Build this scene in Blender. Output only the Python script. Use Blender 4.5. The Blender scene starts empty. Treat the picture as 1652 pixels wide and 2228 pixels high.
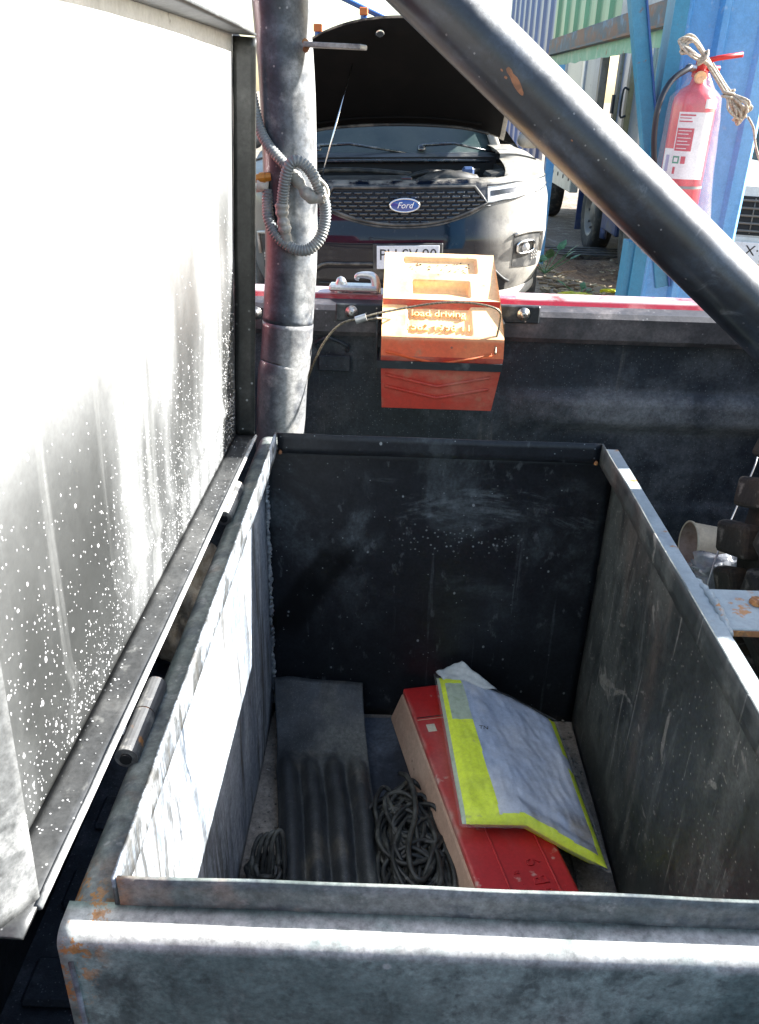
import bpy, bmesh, math, random
from mathutils import Vector, Matrix, noise as mnoise
random.seed(7)
SC = bpy.context.scene
COL = SC.collection
R = math.radians

# ------------------------------------------------------------------ camera
F_PX, CX, CY, CAM_H = 1800.0, 826.0, 1114.0, 1.45      # photo measured on a 1652 x 2228 grid
PITCH, ROLL, YAW = R(26.9), R(1.8), R(0.45)
def _basis():
    fwd = Vector((0, math.cos(PITCH), -math.sin(PITCH)))
    right = Vector((1, 0, 0)); up = right.cross(fwd)
    c, s = math.cos(ROLL), math.sin(ROLL)
    r2 = right*c + up*s; u2 = up*c - right*s
    Z = Matrix.Rotation(YAW, 3, 'Z')
    return Z @ r2, Z @ u2, Z @ fwd
RR, UU, FF = _basis()
CAM = Vector((0, 0, CAM_H))
def ray(x, y): return RR*((x-CX)/F_PX) - UU*((y-CY)/F_PX) + FF
def atX(x, y, X): d = ray(x, y); return CAM + d*(X/d.x)
def atY(x, y, Y): d = ray(x, y); return CAM + d*(Y/d.y)
def atZ(x, y, Z): d = ray(x, y); return CAM + d*((Z-CAM_H)/d.z)
cd = bpy.data.cameras.new('camera'); cam = bpy.data.objects.new('camera', cd); COL.objects.link(cam)
cd.sensor_fit = 'VERTICAL'; cd.sensor_height = 36; cd.lens = 36*F_PX/2228.0
cd.clip_start = .01; cd.clip_end = 2000
m3 = Matrix((RR, UU, -FF)).transposed()
cam.matrix_world = Matrix.Translation(CAM) @ m3.to_4x4()
SC.camera = cam
SC.render.resolution_x, SC.render.resolution_y = 759, 1024

# ------------------------------------------------------------------ light
SUN = Vector((1, .28, .605)).normalized()
wd = bpy.data.worlds.new('World'); SC.world = wd; wd.use_nodes = True
nt = wd.node_tree; nt.nodes.clear()
sky = nt.nodes.new('ShaderNodeTexSky'); sky.sky_type = 'NISHITA'; sky.sun_disc = False
sky.sun_elevation = math.asin(SUN.z); sky.sun_rotation = math.atan2(SUN.x, SUN.y)
sky.air_density = 1.2; sky.dust_density = 1.2; sky.ozone_density = .35
bg = nt.nodes.new('ShaderNodeBackground'); bg.inputs[1].default_value = .080
wo = nt.nodes.new('ShaderNodeOutputWorld')
nt.links.new(sky.outputs[0], bg.inputs[0]); nt.links.new(bg.outputs[0], wo.inputs[0])
ld = bpy.data.lights.new('sun', 'SUN'); ld.energy = 5.0; ld.angle = R(.53); ld.color = (1, .985, .955)
lo = bpy.data.objects.new('sun', ld); COL.objects.link(lo)
lo.rotation_euler = SUN.to_track_quat('Z', 'Y').to_euler(); lo.location = (6, 2, 6)
SC.view_settings.view_transform = 'Standard'; SC.view_settings.look = 'None'
SC.view_settings.exposure = 2.35; SC.view_settings.gamma = 1
SC.render.engine = 'CYCLES'

# ------------------------------------------------------------------ materials
STRONG = {'box_outer_paint', 'box_ledge_paint', 'box_left_wall_dusty', 'box_back_wall_black', 'box_right_wall_dark', 'box_floor_dusty', 'lid_flange_paint', 'lid_rolled_edge', 'lid_top_flange',
          'lid_flange_dusty', 'lid_flange_dark', 'roll_bar_black_paint', 'hoop_dusty_painted_sun', 'sleeve_worn_painted_sun', 'bed_liner_black', 'rubber_mat', 'bed_rail_cap', 'muddy_tyre', 'dirt_ground', 'dug_soil', 'black_cord', 'black_sheet_scuffed'}
def mat(name, base, rough=.5, metal=0., layers=(), bump=None, spec=.5, coat=0., alpha=1., trans=0., sheen=0., bump2=None, coatr=.05, grain=None):
    """layers: dicts col, scale, lo, hi, amt, stretch, kind(noise|speck|wave), r, th, mask=(vec,lo,hi), rough"""
    m = bpy.data.materials.new(name); m.use_nodes = True
    t = m.node_tree; N, L = t.nodes, t.links
    b = N['Principled BSDF']
    tc = N.new('ShaderNodeTexCoord')
    def val(v):
        n = N.new('ShaderNodeValue'); n.outputs[0].default_value = v; return n.outputs[0]
    def mp(stretch, off=0.):
        n = N.new('ShaderNodeMapping'); n.inputs['Scale'].default_value = stretch
        n.inputs['Location'].default_value = (off, off*.7, off*1.3)
        L.new(tc.outputs['Object'], n.inputs['Vector']); return n.outputs[0]
    def mrange(x, a, c, d=0., e=1., smooth=True):
        n = N.new('ShaderNodeMapRange'); n.interpolation_type = 'SMOOTHSTEP' if smooth else 'LINEAR'
        L.new(x, n.inputs[0]); n.inputs[1].default_value = a; n.inputs[2].default_value = c
        n.inputs[3].default_value = d; n.inputs[4].default_value = e; return n.outputs[0]
    def mul(a, c):
        n = N.new('ShaderNodeMath'); n.operation = 'MULTIPLY'; L.new(a, n.inputs[0])
        if isinstance(c, float): n.inputs[1].default_value = c
        else: L.new(c, n.inputs[1])
        return n.outputs[0]
    col = None; rg = None
    for i, l in enumerate(layers):
        k = l.get('kind', 'noise'); st = l.get('stretch', (1, 1, 1)); vec = mp(st, l.get('off', i*3.7+1.3))
        if k == 'noise':
            n = N.new('ShaderNodeTexNoise'); n.inputs['Scale'].default_value = l.get('scale', 5)
            n.inputs['Detail'].default_value = l.get('detail', 6); n.inputs['Roughness'].default_value = l.get('nr', .6)
            n.inputs['Distortion'].default_value = l.get('dist', 0)
            L.new(vec, n.inputs['Vector']); f = mrange(n.outputs[0], l.get('lo', .45), l.get('hi', .6))
        elif k == 'speck':
            n = N.new('ShaderNodeTexVoronoi'); n.inputs['Scale'].default_value = l.get('scale', 60)
            L.new(vec, n.inputs['Vector'])
            r = l.get('r', .2); f1 = mrange(n.outputs['Distance'], r*.55, r, 1., 0.)
            sp = N.new('ShaderNodeSeparateColor'); L.new(n.outputs['Color'], sp.inputs[0])
            f = mul(f1, mrange(sp.outputs[0], l.get('th', .7), l.get('th', .7)+.01))
        elif k == 'wave':
            n = N.new('ShaderNodeTexWave'); n.inputs['Scale'].default_value = l.get('scale', 5)
            n.inputs['Distortion'].default_value = l.get('dist', 3); n.inputs['Detail'].default_value = 3
            n.bands_direction = l.get('dir', 'X'); L.new(vec, n.inputs['Vector'])
            f = mrange(n.outputs[0], l.get('lo', .4), l.get('hi', .6))
        else:
            f = val(1.)
        for mk in ([l['mask']] if 'mask' in l else []) + l.get('masks', []):
            v, a, c = mk[:3]
            d = N.new('ShaderNodeVectorMath'); d.operation = 'DOT_PRODUCT'; d.inputs[1].default_value = v
            L.new(tc.outputs['Object'], d.inputs[0])
            x = d.outputs['Value']
            if len(mk) > 3:
                nn = N.new('ShaderNodeTexNoise'); nn.inputs['Scale'].default_value = mk[3]; nn.inputs['Detail'].default_value = 4
                L.new(mp((1, 1, 1), i+9.1), nn.inputs['Vector'])
                ma = N.new('ShaderNodeMath'); ma.operation = 'MULTIPLY_ADD'; L.new(nn.outputs[0], ma.inputs[0])
                ma.inputs[1].default_value = mk[4]; L.new(x, ma.inputs[2]); x = ma.outputs[0]
            f = mul(f, mrange(x, a, c) if a < c else mrange(x, c, a, 1., 0.))
        f = mul(f, float(l.get('amt', 1.)))
        mx = N.new('ShaderNodeMix'); mx.data_type = 'RGBA'; L.new(f, mx.inputs[0])
        if col is None: mx.inputs[6].default_value = (*base, 1)
        else: L.new(col, mx.inputs[6])
        mx.inputs[7].default_value = (*l['col'], 1); col = mx.outputs[2]
        if 'rough' in l:
            mr = N.new('ShaderNodeMix'); L.new(f, mr.inputs[0])
            if rg is None: mr.inputs[2].default_value = rough
            else: L.new(rg, mr.inputs[2])
            mr.inputs[3].default_value = l['rough']; rg = mr.outputs[0]
    if grain is None: grain = (190, .30 if name in STRONG else .10)
    if grain:
        n = N.new('ShaderNodeTexNoise'); n.inputs['Scale'].default_value = grain[0]; n.inputs['Detail'].default_value = 3; n.inputs['Roughness'].default_value = .75
        L.new(mp((1, 1, 1), 5.5), n.inputs['Vector'])
        n2 = N.new('ShaderNodeTexNoise'); n2.inputs['Scale'].default_value = grain[0]*.27; n2.inputs['Detail'].default_value = 4; n2.inputs['Roughness'].default_value = .7
        L.new(mp((1, 1, 1), 8.5), n2.inputs['Vector'])
        k = mul(mrange(n.outputs[0], .32, .68, 1-grain[1], 1+grain[1], False), mrange(n2.outputs[0], .32, .68, 1-grain[1]*.8, 1+grain[1]*.8, False))
        if col is None:
            rgb = N.new('ShaderNodeRGB'); rgb.outputs[0].default_value = (*base, 1); col = rgb.outputs[0]
        vm = N.new('ShaderNodeVectorMath'); vm.operation = 'SCALE'; L.new(col, vm.inputs[0]); L.new(k, vm.inputs['Scale']); col = vm.outputs[0]
    if col is None: b.inputs['Base Color'].default_value = (*base, 1)
    else: L.new(col, b.inputs['Base Color'])
    if rg is None: b.inputs['Roughness'].default_value = rough
    else: L.new(rg, b.inputs['Roughness'])
    b.inputs['Metallic'].default_value = metal; b.inputs['Specular IOR Level'].default_value = spec
    b.inputs['Coat Weight'].default_value = coat; b.inputs['Coat Roughness'].default_value = coatr
    b.inputs['Alpha'].default_value = alpha; b.inputs['Transmission Weight'].default_value = trans
    if sheen: b.inputs['Sheen Weight'].default_value = sheen
    prev = None
    for bp in (bump, bump2):
        if not bp: continue
        n = N.new('ShaderNodeTexNoise'); n.inputs['Scale'].default_value = bp[0]; n.inputs['Detail'].default_value = 5
        L.new(mp(bp[3] if len(bp) > 3 else (1, 1, 1)), n.inputs['Vector'])
        bn = N.new('ShaderNodeBump'); bn.inputs['Strength'].default_value = bp[1]; bn.inputs['Distance'].default_value = bp[2] if len(bp) > 2 else .01
        L.new(n.outputs[0], bn.inputs['Height'])
        if prev: L.new(prev, bn.inputs['Normal'])
        prev = bn.outputs[0]; L.new(prev, b.inputs['Normal'])
    return m

DUST = (.40, .37, .32)
M = {}
# tool box sheet metal: black paint under dried dust; every wall has its own amount of dirt
DROP = dict(kind='speck', col=(.42, .43, .42), scale=85, r=.2, th=.80, amt=.6, rough=.7)
M['box_out'] = mat('box_outer_paint', (.112, .158, .148), .42, 0, [
    dict(col=(.25, .315, .29), scale=6, lo=.42, hi=.58, amt=.85, rough=.6, detail=9, nr=.7),
    dict(col=(.045, .062, .060), scale=16, lo=.52, hi=.62, amt=.7, stretch=(1, 1, .6), detail=9, nr=.7),
    dict(col=(.33, .35, .33), scale=12, lo=.57, hi=.68, amt=.6, stretch=(1, 1, .35), detail=9),
    dict(col=(.05, .06, .06), scale=90, lo=.56, hi=.66, amt=.5),
    dict(kind='speck', col=(.46, .46, .44), scale=45, r=.18, th=.88, amt=.6),
    dict(col=(.26, .15, .07), scale=12, lo=.66, hi=.72, amt=.5),
    dict(col=(.42, .42, .40), scale=24, lo=.25, hi=.52, amt=.9, rough=.7, masks=[((0, 0, 1), .997, 1.006, 40, .008), ((0, -1, 0), -.336, -.330)]),  # front bend lightened so its sunlit band is painted in
    dict(col=(.40, .17, .035), scale=70, lo=.52, hi=.56, amt=.9, detail=10, nr=.75, mask=((-1, 0, .3), .445, .470))],
    bump=(14, .3, .004), bump2=(140, .18, .001))
M['ledge'] = mat('box_ledge_paint', (.10, .122, .116), .45, 0, [
    dict(col=(.205, .22, .205), scale=9, lo=.42, hi=.58, amt=.9, rough=.65, detail=9, nr=.7),
    dict(col=(.065, .078, .088), scale=26, lo=.5, hi=.62, amt=.8, detail=9),
    dict(col=(.20, .155, .125), scale=14, lo=.55, hi=.66, amt=.65, detail=8),
    dict(col=(.30, .30, .29), scale=60, lo=.60, hi=.68, amt=.5),
    dict(col=(.38, .17, .04), scale=70, lo=.50, hi=.55, amt=.95, detail=10, nr=.75, mask=((-1, -1, 0), -.196, -.170))],
    bump=(60, .2, .002))
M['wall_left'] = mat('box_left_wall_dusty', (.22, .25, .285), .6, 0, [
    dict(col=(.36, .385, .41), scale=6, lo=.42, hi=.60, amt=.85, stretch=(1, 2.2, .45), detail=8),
    dict(col=(.09, .115, .15), scale=9, lo=.52, hi=.64, amt=.75, stretch=(1, 2.2, .5), dist=1.4, detail=8),
    dict(col=(.024, .034, .046), scale=11, lo=.58, hi=.67, amt=.9, stretch=(1, 2.6, .42), dist=1.8, detail=9, nr=.7),
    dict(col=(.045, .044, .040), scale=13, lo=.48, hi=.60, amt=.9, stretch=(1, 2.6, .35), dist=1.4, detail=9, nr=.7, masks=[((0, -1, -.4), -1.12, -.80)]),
    dict(col=(.06, .055, .046), scale=20, lo=.54, hi=.64, amt=.8, stretch=(1, 3., .2), detail=8),
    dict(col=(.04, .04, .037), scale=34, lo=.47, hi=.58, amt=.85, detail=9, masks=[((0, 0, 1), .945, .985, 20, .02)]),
    dict(kind='speck', col=(.03, .033, .033), scale=60, r=.2, th=.86, amt=.7, stretch=(1, 1.4, .5))],
    bump=(9, .3, .004))
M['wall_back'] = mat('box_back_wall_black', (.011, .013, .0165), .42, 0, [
    dict(col=(.052, .063, .070), scale=5, lo=.46, hi=.62, amt=.85, rough=.55, detail=9, nr=.7, dist=.6, mask=((0, 0, 1), .60, .90)),
    dict(col=(.085, .10, .108), scale=9, lo=.53, hi=.66, amt=.75, rough=.6, stretch=(.7, 1, 2.2), detail=9, nr=.7, dist=.7, masks=[((0, 0, 1), .84, .90), ((0, 0, 1), .98, .94), ((1, 0, 0), -.12, .0)]),
    dict(col=(.055, .062, .07), scale=26, lo=.60, hi=.70, amt=.8, stretch=(2.6, 1, .12), mask=((0, 0, 1), .95, .80)),
    dict(col=(.10, .11, .118), scale=60, lo=.60, hi=.70, amt=.5, stretch=(1, 1, .5), detail=9),
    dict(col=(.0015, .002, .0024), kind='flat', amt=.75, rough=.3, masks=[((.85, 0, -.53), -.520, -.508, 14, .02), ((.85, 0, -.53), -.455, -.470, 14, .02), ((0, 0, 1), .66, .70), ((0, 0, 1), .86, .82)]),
    dict(kind='speck', col=(.24, .26, .27), scale=58, r=.14, th=.80, amt=.8, stretch=(1, 1, .75), rough=.7),
    dict(kind='speck', col=(.20, .22, .23), scale=130, r=.16, th=.86, amt=.8, rough=.7),
    dict(kind='speck', col=(.22, .24, .25), scale=170, r=.34, th=.45, amt=.8, masks=[((0, 0, 1), .842, .856, 26, .03), ((0, 0, 1), .905, .885, 26, .03), ((1, 0, 0), .0, .06), ((1, 0, 0), .24, .16)])],
    bump=(40, .15, .002), spec=.35)
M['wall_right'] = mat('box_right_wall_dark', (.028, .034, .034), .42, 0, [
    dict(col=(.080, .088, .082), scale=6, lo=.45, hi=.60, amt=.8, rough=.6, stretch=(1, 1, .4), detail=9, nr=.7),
    dict(col=(.11, .085, .07), scale=8, lo=.57, hi=.70, amt=.45, stretch=(1, 1, .3), detail=8),
    dict(col=(.014, .018, .019), scale=10, lo=.55, hi=.66, amt=.7, stretch=(1, 1.4, .4), dist=1.2, detail=8),
    dict(col=(.20, .20, .185), scale=30, lo=.62, hi=.70, amt=.65, stretch=(1, 2.6, .2), dist=.8),
    dict(col=(.20, .195, .175), scale=9, lo=.63, hi=.67, amt=.65, dist=2.2, detail=4),
    dict(col=(.095, .104, .098), scale=16, lo=.54, hi=.66, amt=.55, stretch=(1, 1.6, .3), dist=.8, detail=9, nr=.7),
    dict(kind='speck', col=(.36, .35, .30), scale=60, r=.17, th=.76, amt=.75, stretch=(1, 1, .7), rough=.7),
    dict(kind='speck', col=(.30, .29, .26), scale=130, r=.18, th=.82, amt=.7)],
    bump=(30, .15, .002), spec=.4)
M['box_floor'] = mat('box_floor_dusty', (.30, .25, .20), .8, 0, [
    dict(col=(.12, .10, .085), scale=8, lo=.5, hi=.65, amt=.8),
    dict(col=(.40, .36, .30), scale=20, lo=.55, hi=.68, amt=.5),
    dict(kind='speck', col=(.04, .035, .03), scale=90, r=.22, th=.85, amt=.8)], bump=(80, .2, .002))
M['lid_in'] = mat('lid_inner_face', (.50, .51, .51), .55, 0, [
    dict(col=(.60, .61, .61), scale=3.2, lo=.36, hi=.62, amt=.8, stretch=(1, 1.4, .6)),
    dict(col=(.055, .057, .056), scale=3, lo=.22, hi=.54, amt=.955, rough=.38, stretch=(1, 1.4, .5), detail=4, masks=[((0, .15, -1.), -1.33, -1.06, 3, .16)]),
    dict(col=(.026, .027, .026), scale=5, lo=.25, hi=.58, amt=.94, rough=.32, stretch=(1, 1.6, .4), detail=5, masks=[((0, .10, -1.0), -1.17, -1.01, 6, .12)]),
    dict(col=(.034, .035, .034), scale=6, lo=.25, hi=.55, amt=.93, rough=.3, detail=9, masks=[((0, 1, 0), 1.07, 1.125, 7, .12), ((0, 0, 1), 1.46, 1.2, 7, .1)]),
    dict(col=(.26, .265, .26), scale=9, lo=.54, hi=.74, amt=.6, stretch=(1, 3., .10), dist=.3, detail=4),
    dict(col=(.045, .046, .045), scale=20, lo=.69, hi=.73, amt=.8, dist=.6, stretch=(1, 1.4, .6))],
    bump=(7, .25, .004), bump2=(90, .15, .001), spec=.6)
M['lid_near'] = mat('lid_rolled_edge', (.10, .103, .103), .5, 0, [
    dict(col=(.30, .305, .30), scale=12, lo=.46, hi=.60, amt=.9, detail=9, nr=.7), dict(col=(.03, .032, .033), scale=22, lo=.54, hi=.64, amt=.85, detail=9)], bump=(40, .2, .002))
M['lid_top_flange'] = mat('lid_top_flange', (.055, .058, .058), .5, 0, [
    dict(col=(.11, .113, .112), scale=10, lo=.44, hi=.60, amt=.85, detail=9), dict(col=(.045, .047, .046), scale=24, lo=.54, hi=.64, amt=.8)], bump=(40, .12, .002))
M['lid_flange'] = mat('lid_flange_paint', (.035, .036, .036), .35, 0, [
    dict(col=(.075, .075, .072), scale=8, lo=.46, hi=.62, amt=.8, rough=.55),
    dict(col=(.16, .16, .15), scale=40, lo=.6, hi=.7, amt=.5),
    dict(kind='speck', col=(.40, .40, .39), scale=240, r=.26, th=.84, amt=.7)], bump=(40, .12, .002))
M['lid_flange_dusty'] = mat('lid_flange_dusty', (.32, .325, .32), .55, 0, [
    dict(col=(.42, .42, .40), scale=10, lo=.42, hi=.62, amt=.8),
    dict(col=(.10, .105, .105), scale=24, lo=.56, hi=.66, amt=.8)], bump=(40, .12, .002))
M['lid_flange_dark'] = mat('lid_flange_dark', (.022, .023, .021), .34, 0, [
    dict(col=(.055, .055, .05), scale=7, lo=.45, hi=.66, amt=.8),
    dict(kind='speck', col=(.30, .31, .30), scale=120, r=.24, th=.72, amt=.8, mask=((0, 0, 1), 1.28, 1.08))], bump=(40, .12, .002))
M['drop'] = mat('water_drop', (.42, .42, .42), .06, 0, spec=1., coat=1.)
M['hinge'] = mat('hinge_steel', (.10, .10, .10), .4, .2, [
    dict(col=(.40, .38, .34), scale=30, lo=.5, hi=.62, amt=.8, rough=.6), dict(col=(.38, .17, .05), scale=60, lo=.60, hi=.68, amt=.9)], bump=(120, .15, .001))
M['rust'] = mat('rusty_steel', (.22, .09, .035), .8, 0, [dict(col=(.42, .19, .06), scale=60, lo=.45, hi=.6), dict(col=(.08, .05, .04), scale=30, lo=.55, hi=.65)], bump=(200, .4, .002))
M['weld'] = mat('weld_bead', (.24, .26, .28), .5, .3, [dict(col=(.40, .42, .42), scale=120, lo=.5, hi=.6), dict(col=(.06, .06, .06), scale=50, lo=.55, hi=.65)])
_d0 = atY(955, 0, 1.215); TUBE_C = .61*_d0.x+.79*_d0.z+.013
M['tube'] = mat('roll_bar_black_paint', (.008, .011, .017), .40, 0, [
    dict(col=(.038, .052, .075), scale=9, lo=.48, hi=.68, amt=.7, rough=.46),
    dict(col=(.12, .13, .14), scale=26, lo=.60, hi=.76, amt=.6, rough=.5, dist=.8),
    dict(kind='speck', col=(.22, .22, .22), scale=110, r=.2, th=.9, amt=.7),
    dict(col=(.33, .33, .32), scale=14, lo=.25, hi=.5, amt=.95, rough=.75, masks=[((.61, 0, .79), TUBE_C+.010, TUBE_C+.032, 26, .026)])], bump=(150, .10, .001), coat=.3, coatr=.24, bump2=(18, .1, .002), spec=.55)  # upper-side dust made pale to paint in the sun highlight
M['hoop'] = mat('hoop_dusty_painted_sun', (.026, .034, .046), .42, 0, [
    dict(col=(.30, .30, .29), scale=12, lo=.34, hi=.5, amt=.85, rough=.7, masks=[((1, 0, 0), -.143, -.122, 24, .03)]),  # right side lightened: sunlight painted into the colour
    dict(col=(.085, .10, .12), scale=9, lo=.44, hi=.62, amt=.85, rough=.5, dist=.6, detail=9), dict(col=(.20, .21, .21), scale=24, lo=.58, hi=.68, amt=.6, rough=.6),
    dict(col=(.018, .023, .03), scale=13, lo=.54, hi=.66, amt=.7), dict(kind='speck', col=(.34, .34, .33), scale=110, r=.2, th=.9, amt=.7)], bump=(150, .1, .001), coat=.2, coatr=.35)
M['tube_lower'] = mat('sleeve_worn_painted_sun', (.055, .06, .07), .4, 0, [
    dict(col=(.34, .33, .31), scale=12, lo=.34, hi=.5, amt=.8, rough=.7, masks=[((1, 0, 0), -.160, -.138, 22, .03)]),  # pale right side of the sleeve is painted sunlight
    dict(col=(.16, .165, .17), scale=9, lo=.42, hi=.66, amt=.85, rough=.5, stretch=(1, 1, .5)),
    dict(col=(.34, .32, .29), scale=22, lo=.56, hi=.70, amt=.5)], bump=(150, .12, .001), coat=.3, coatr=.3)
M['bare_orange'] = mat('primer_chip', (.28, .12, .055), .6, 0, [dict(col=(.18, .08, .04), scale=90, lo=.45, hi=.6)], bump=(150, .2, .001))
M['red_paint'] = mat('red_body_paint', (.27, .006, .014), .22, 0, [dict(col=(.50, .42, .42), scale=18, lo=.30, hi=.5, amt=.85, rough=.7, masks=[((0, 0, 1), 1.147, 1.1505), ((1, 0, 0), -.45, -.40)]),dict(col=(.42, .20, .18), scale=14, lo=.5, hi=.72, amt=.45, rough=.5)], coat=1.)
M['rail_black'] = mat('bed_rail_cap', (.035, .034, .038), .5, 0, [dict(col=(.13, .115, .115), scale=12, lo=.46, hi=.7, amt=.7, rough=.7), dict(kind='speck', col=(.2, .2, .2), scale=140, r=.25, th=.85, amt=.6)], bump=(180, .2, .001))
M['liner'] = mat('bed_liner_black', (.018, .024, .033), .48, 0, [
    dict(col=(.085, .093, .105), scale=4, lo=.45, hi=.62, amt=.75, rough=.65, detail=10, nr=.7),
    dict(col=(.11, .105, .10), scale=5, lo=.5, hi=.72, amt=.7, rough=.7, mask=((-1, 0, 1), .86, 1.12)),
    dict(col=(.17, .175, .18), scale=7, lo=.34, hi=.60, amt=.7, rough=.75, detail=9, masks=[((0, 0, 1), .925, .955, 8, .02), ((0, 0, 1), 1.025, .995, 8, .02), ((1, 0, 0), .17, .34)]),
    dict(col=(.09, .09, .09), scale=30, lo=.62, hi=.72, amt=.6, stretch=(1.6, 1, .12)),
    dict(kind='speck', col=(.16, .17, .18), scale=260, r=.3, th=.72, amt=.6)], bump=(420, .5, .0014), spec=.35)
M['bolt'] = mat('zinc_bolt', (.45, .45, .44), .35, .9, [dict(col=(.2, .15, .1), scale=200, lo=.5, hi=.62, amt=.7)])
M['chock'] = mat('chock_orange_plastic', (.62, .085, .016), .5, 0, [
    dict(col=(.66, .20, .07), scale=6, lo=.45, hi=.66, amt=.7, rough=.65),
    dict(col=(.50, .26, .14), scale=12, lo=.5, hi=.7, amt=.6, rough=.75, mask=((0, 0, 1), 1.06, 1.12)),
    dict(col=(.95, .68, .36), kind='flat', amt=.85, rough=.7, mask=((0, 0, 1), 1.105, 1.118)),  # upper face paled in colour to stand for its sunlit glare
    dict(col=(.62, .26, .05), scale=9, lo=.54, hi=.68, amt=.6, mask=((0, 0, 1), 1.105, 1.118)),
    dict(col=(.30, .17, .08), scale=40, lo=.64, hi=.72, amt=.6),
    dict(kind='speck', col=(.05, .04, .03), scale=95, r=.22, th=.93, amt=.8)], bump=(90, .15, .001))
M['chock_low'] = mat('chock_red_plastic', (.46, .028, .014), .42, 0, [
    dict(col=(.50, .20, .13), scale=7, lo=.44, hi=.66, amt=.65, rough=.7, stretch=(.8, 1, 1.6)),
    dict(col=(.36, .17, .10), scale=26, lo=.56, hi=.7, amt=.55, rough=.7)], bump=(90, .15, .001))
M['black_steel'] = mat('black_steel', (.016, .02, .024), .4, 0, [dict(col=(.10, .11, .11), scale=30, lo=.52, hi=.7, amt=.7), dict(kind='speck', col=(.4, .38, .33), scale=120, r=.2, th=.9)], bump=(120, .15, .001))
M['wire'] = mat('wire_rope', (.28, .24, .17), .45, .5, [dict(col=(.12, .10, .07), scale=400, lo=.45, hi=.55)])
M['alu'] = mat('aluminium', (.62, .62, .61), .32, .8, [dict(col=(.35, .34, .33), scale=40, lo=.5, hi=.7, amt=.6)])
M['conduit'] = mat('grey_conduit', (.17, .185, .19), .45, 0, [dict(col=(.30, .29, .26), scale=40, lo=.45, hi=.68, amt=.75)], bump=(200, .1, .001))
M['tape'] = mat('grey_tape', (.25, .245, .225), .5, 0, [dict(col=(.42, .40, .36), scale=60, lo=.5, hi=.66)], bump=(120, .4, .002))
M['brass'] = mat('amber_fitting', (.60, .24, .03), .35, .2)
M['ivory'] = mat('ivory_plastic', (.62, .58, .48), .5)
M['rubber'] = mat('rubber_mat', (.040, .043, .045), .46, 0, [
    dict(col=(.13, .13, .115), scale=8, lo=.46, hi=.62, amt=.9, rough=.75, stretch=(1, .5, 1)),
    dict(col=(.15, .13, .10), scale=10, lo=.52, hi=.66, amt=.7, detail=9),
    dict(kind='speck', col=(.15, .15, .14), scale=420, r=.34, th=.6, amt=.55)], bump=(600, .4, .001))
M['cord'] = mat('black_cord', (.022, .022, .02), .5, 0, [dict(col=(.10, .10, .085), scale=30, lo=.45, hi=.68, amt=.8, rough=.7), dict(col=(.18, .17, .15), scale=80, lo=.62, hi=.72, amt=.6)], bump=(300, .2, .001))
M['case_red'] = mat('case_red_plastic', (.46, .022, .022), .4, 0, [
    dict(col=(.44, .12, .11), scale=7, lo=.44, hi=.68, amt=.75, rough=.65, stretch=(1, .5, 1)),
    dict(col=(.50, .36, .28), scale=16, lo=.3, hi=.5, amt=.9, rough=.8, masks=[((1, 0, 0), -.040, -.056, 22, .03)]),
    dict(col=(.55, .40, .33), scale=34, lo=.62, hi=.70, amt=.7)], bump=(90, .15, .001))
M['case_side'] = mat('case_side_dusty', (.50, .33, .24), .75, 0, [
    dict(col=(.42, .12, .10), scale=6, lo=.45, hi=.6, amt=.8, mask=((0, 1, 0), .28, .42)),
    dict(col=(.58, .42, .32), scale=12, lo=.45, hi=.65, amt=.7), dict(kind='speck', col=(.12, .06, .05), scale=70, r=.2, th=.86, amt=.7)], bump=(60, .12, .001))
M['hivis'] = mat('hi_vis_yellow_cloth', (.82, .95, .002), .6, 0, [dict(col=(.66, .78, .01), scale=30, lo=.45, hi=.65, amt=.6), dict(col=(.40, .40, .10), scale=46, lo=.62, hi=.7, amt=.5)], bump=(70, .4, .003))
M['hivis_pale'] = mat('pale_green_label', (.46, .54, .40), .6, 0, [dict(col=(.36, .44, .30), scale=50, lo=.5, hi=.65)], bump=(60, .3, .002))
M['vest_white'] = mat('silver_reflective_cloth', (.55, .59, .68), .5, 0, [
    dict(col=(.36, .44, .60), scale=6, lo=.40, hi=.62, amt=.9), dict(col=(.25, .31, .43), scale=40, lo=.56, hi=.70, amt=.4, stretch=(1.6, .4, 1), dist=.5),
    dict(col=(.74, .74, .74), scale=9, lo=.5, hi=.64, amt=.75, masks=[((1, .1, 0), .27, .235)]),
    dict(col=(.20, .15, .08), scale=9, lo=.45, hi=.58, amt=.75, masks=[((0, 1, 0), .82, .79, 18, .03), ((1, 0, 0), .195, .21)])], bump=(90, .3, .002))
M['clear_film'] = mat('clear_plastic_film', (.75, .76, .76), .12, 0, alpha=.10, spec=.9, bump=(46, .7, .006), bump2=(160, .4, .002))
M['white_film'] = mat('white_film', (.46, .50, .51), .3, 0, [dict(col=(.42, .46, .47), scale=24, lo=.5, hi=.64)], bump=(60, .3, .003))
M['plate_sheet'] = mat('black_sheet_scuffed', (.02, .024, .032), .4, 0, [dict(col=(.085, .10, .125), scale=9, lo=.44, hi=.66, amt=.8), dict(col=(.26, .27, .27), scale=18, lo=.62, hi=.72, amt=.8, dist=1.2)], bump=(60, .2, .002))
M['paper'] = mat('paper_cup', (.60, .55, .43), .6, 0, [dict(col=(.40, .34, .26), scale=30, lo=.55, hi=.7, amt=.5)])
M['paper_in'] = mat('paper_cup_inside', (.34, .26, .23), .7, 0, [dict(col=(.20, .12, .09), scale=20, lo=.5, hi=.66, amt=.8)])
M['bag'] = mat('cloudy_plastic_bag', (.36, .38, .42), .18, 0, alpha=.55, spec=.8, bump=(30, .8, .01), bump2=(90, .5, .004))
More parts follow.
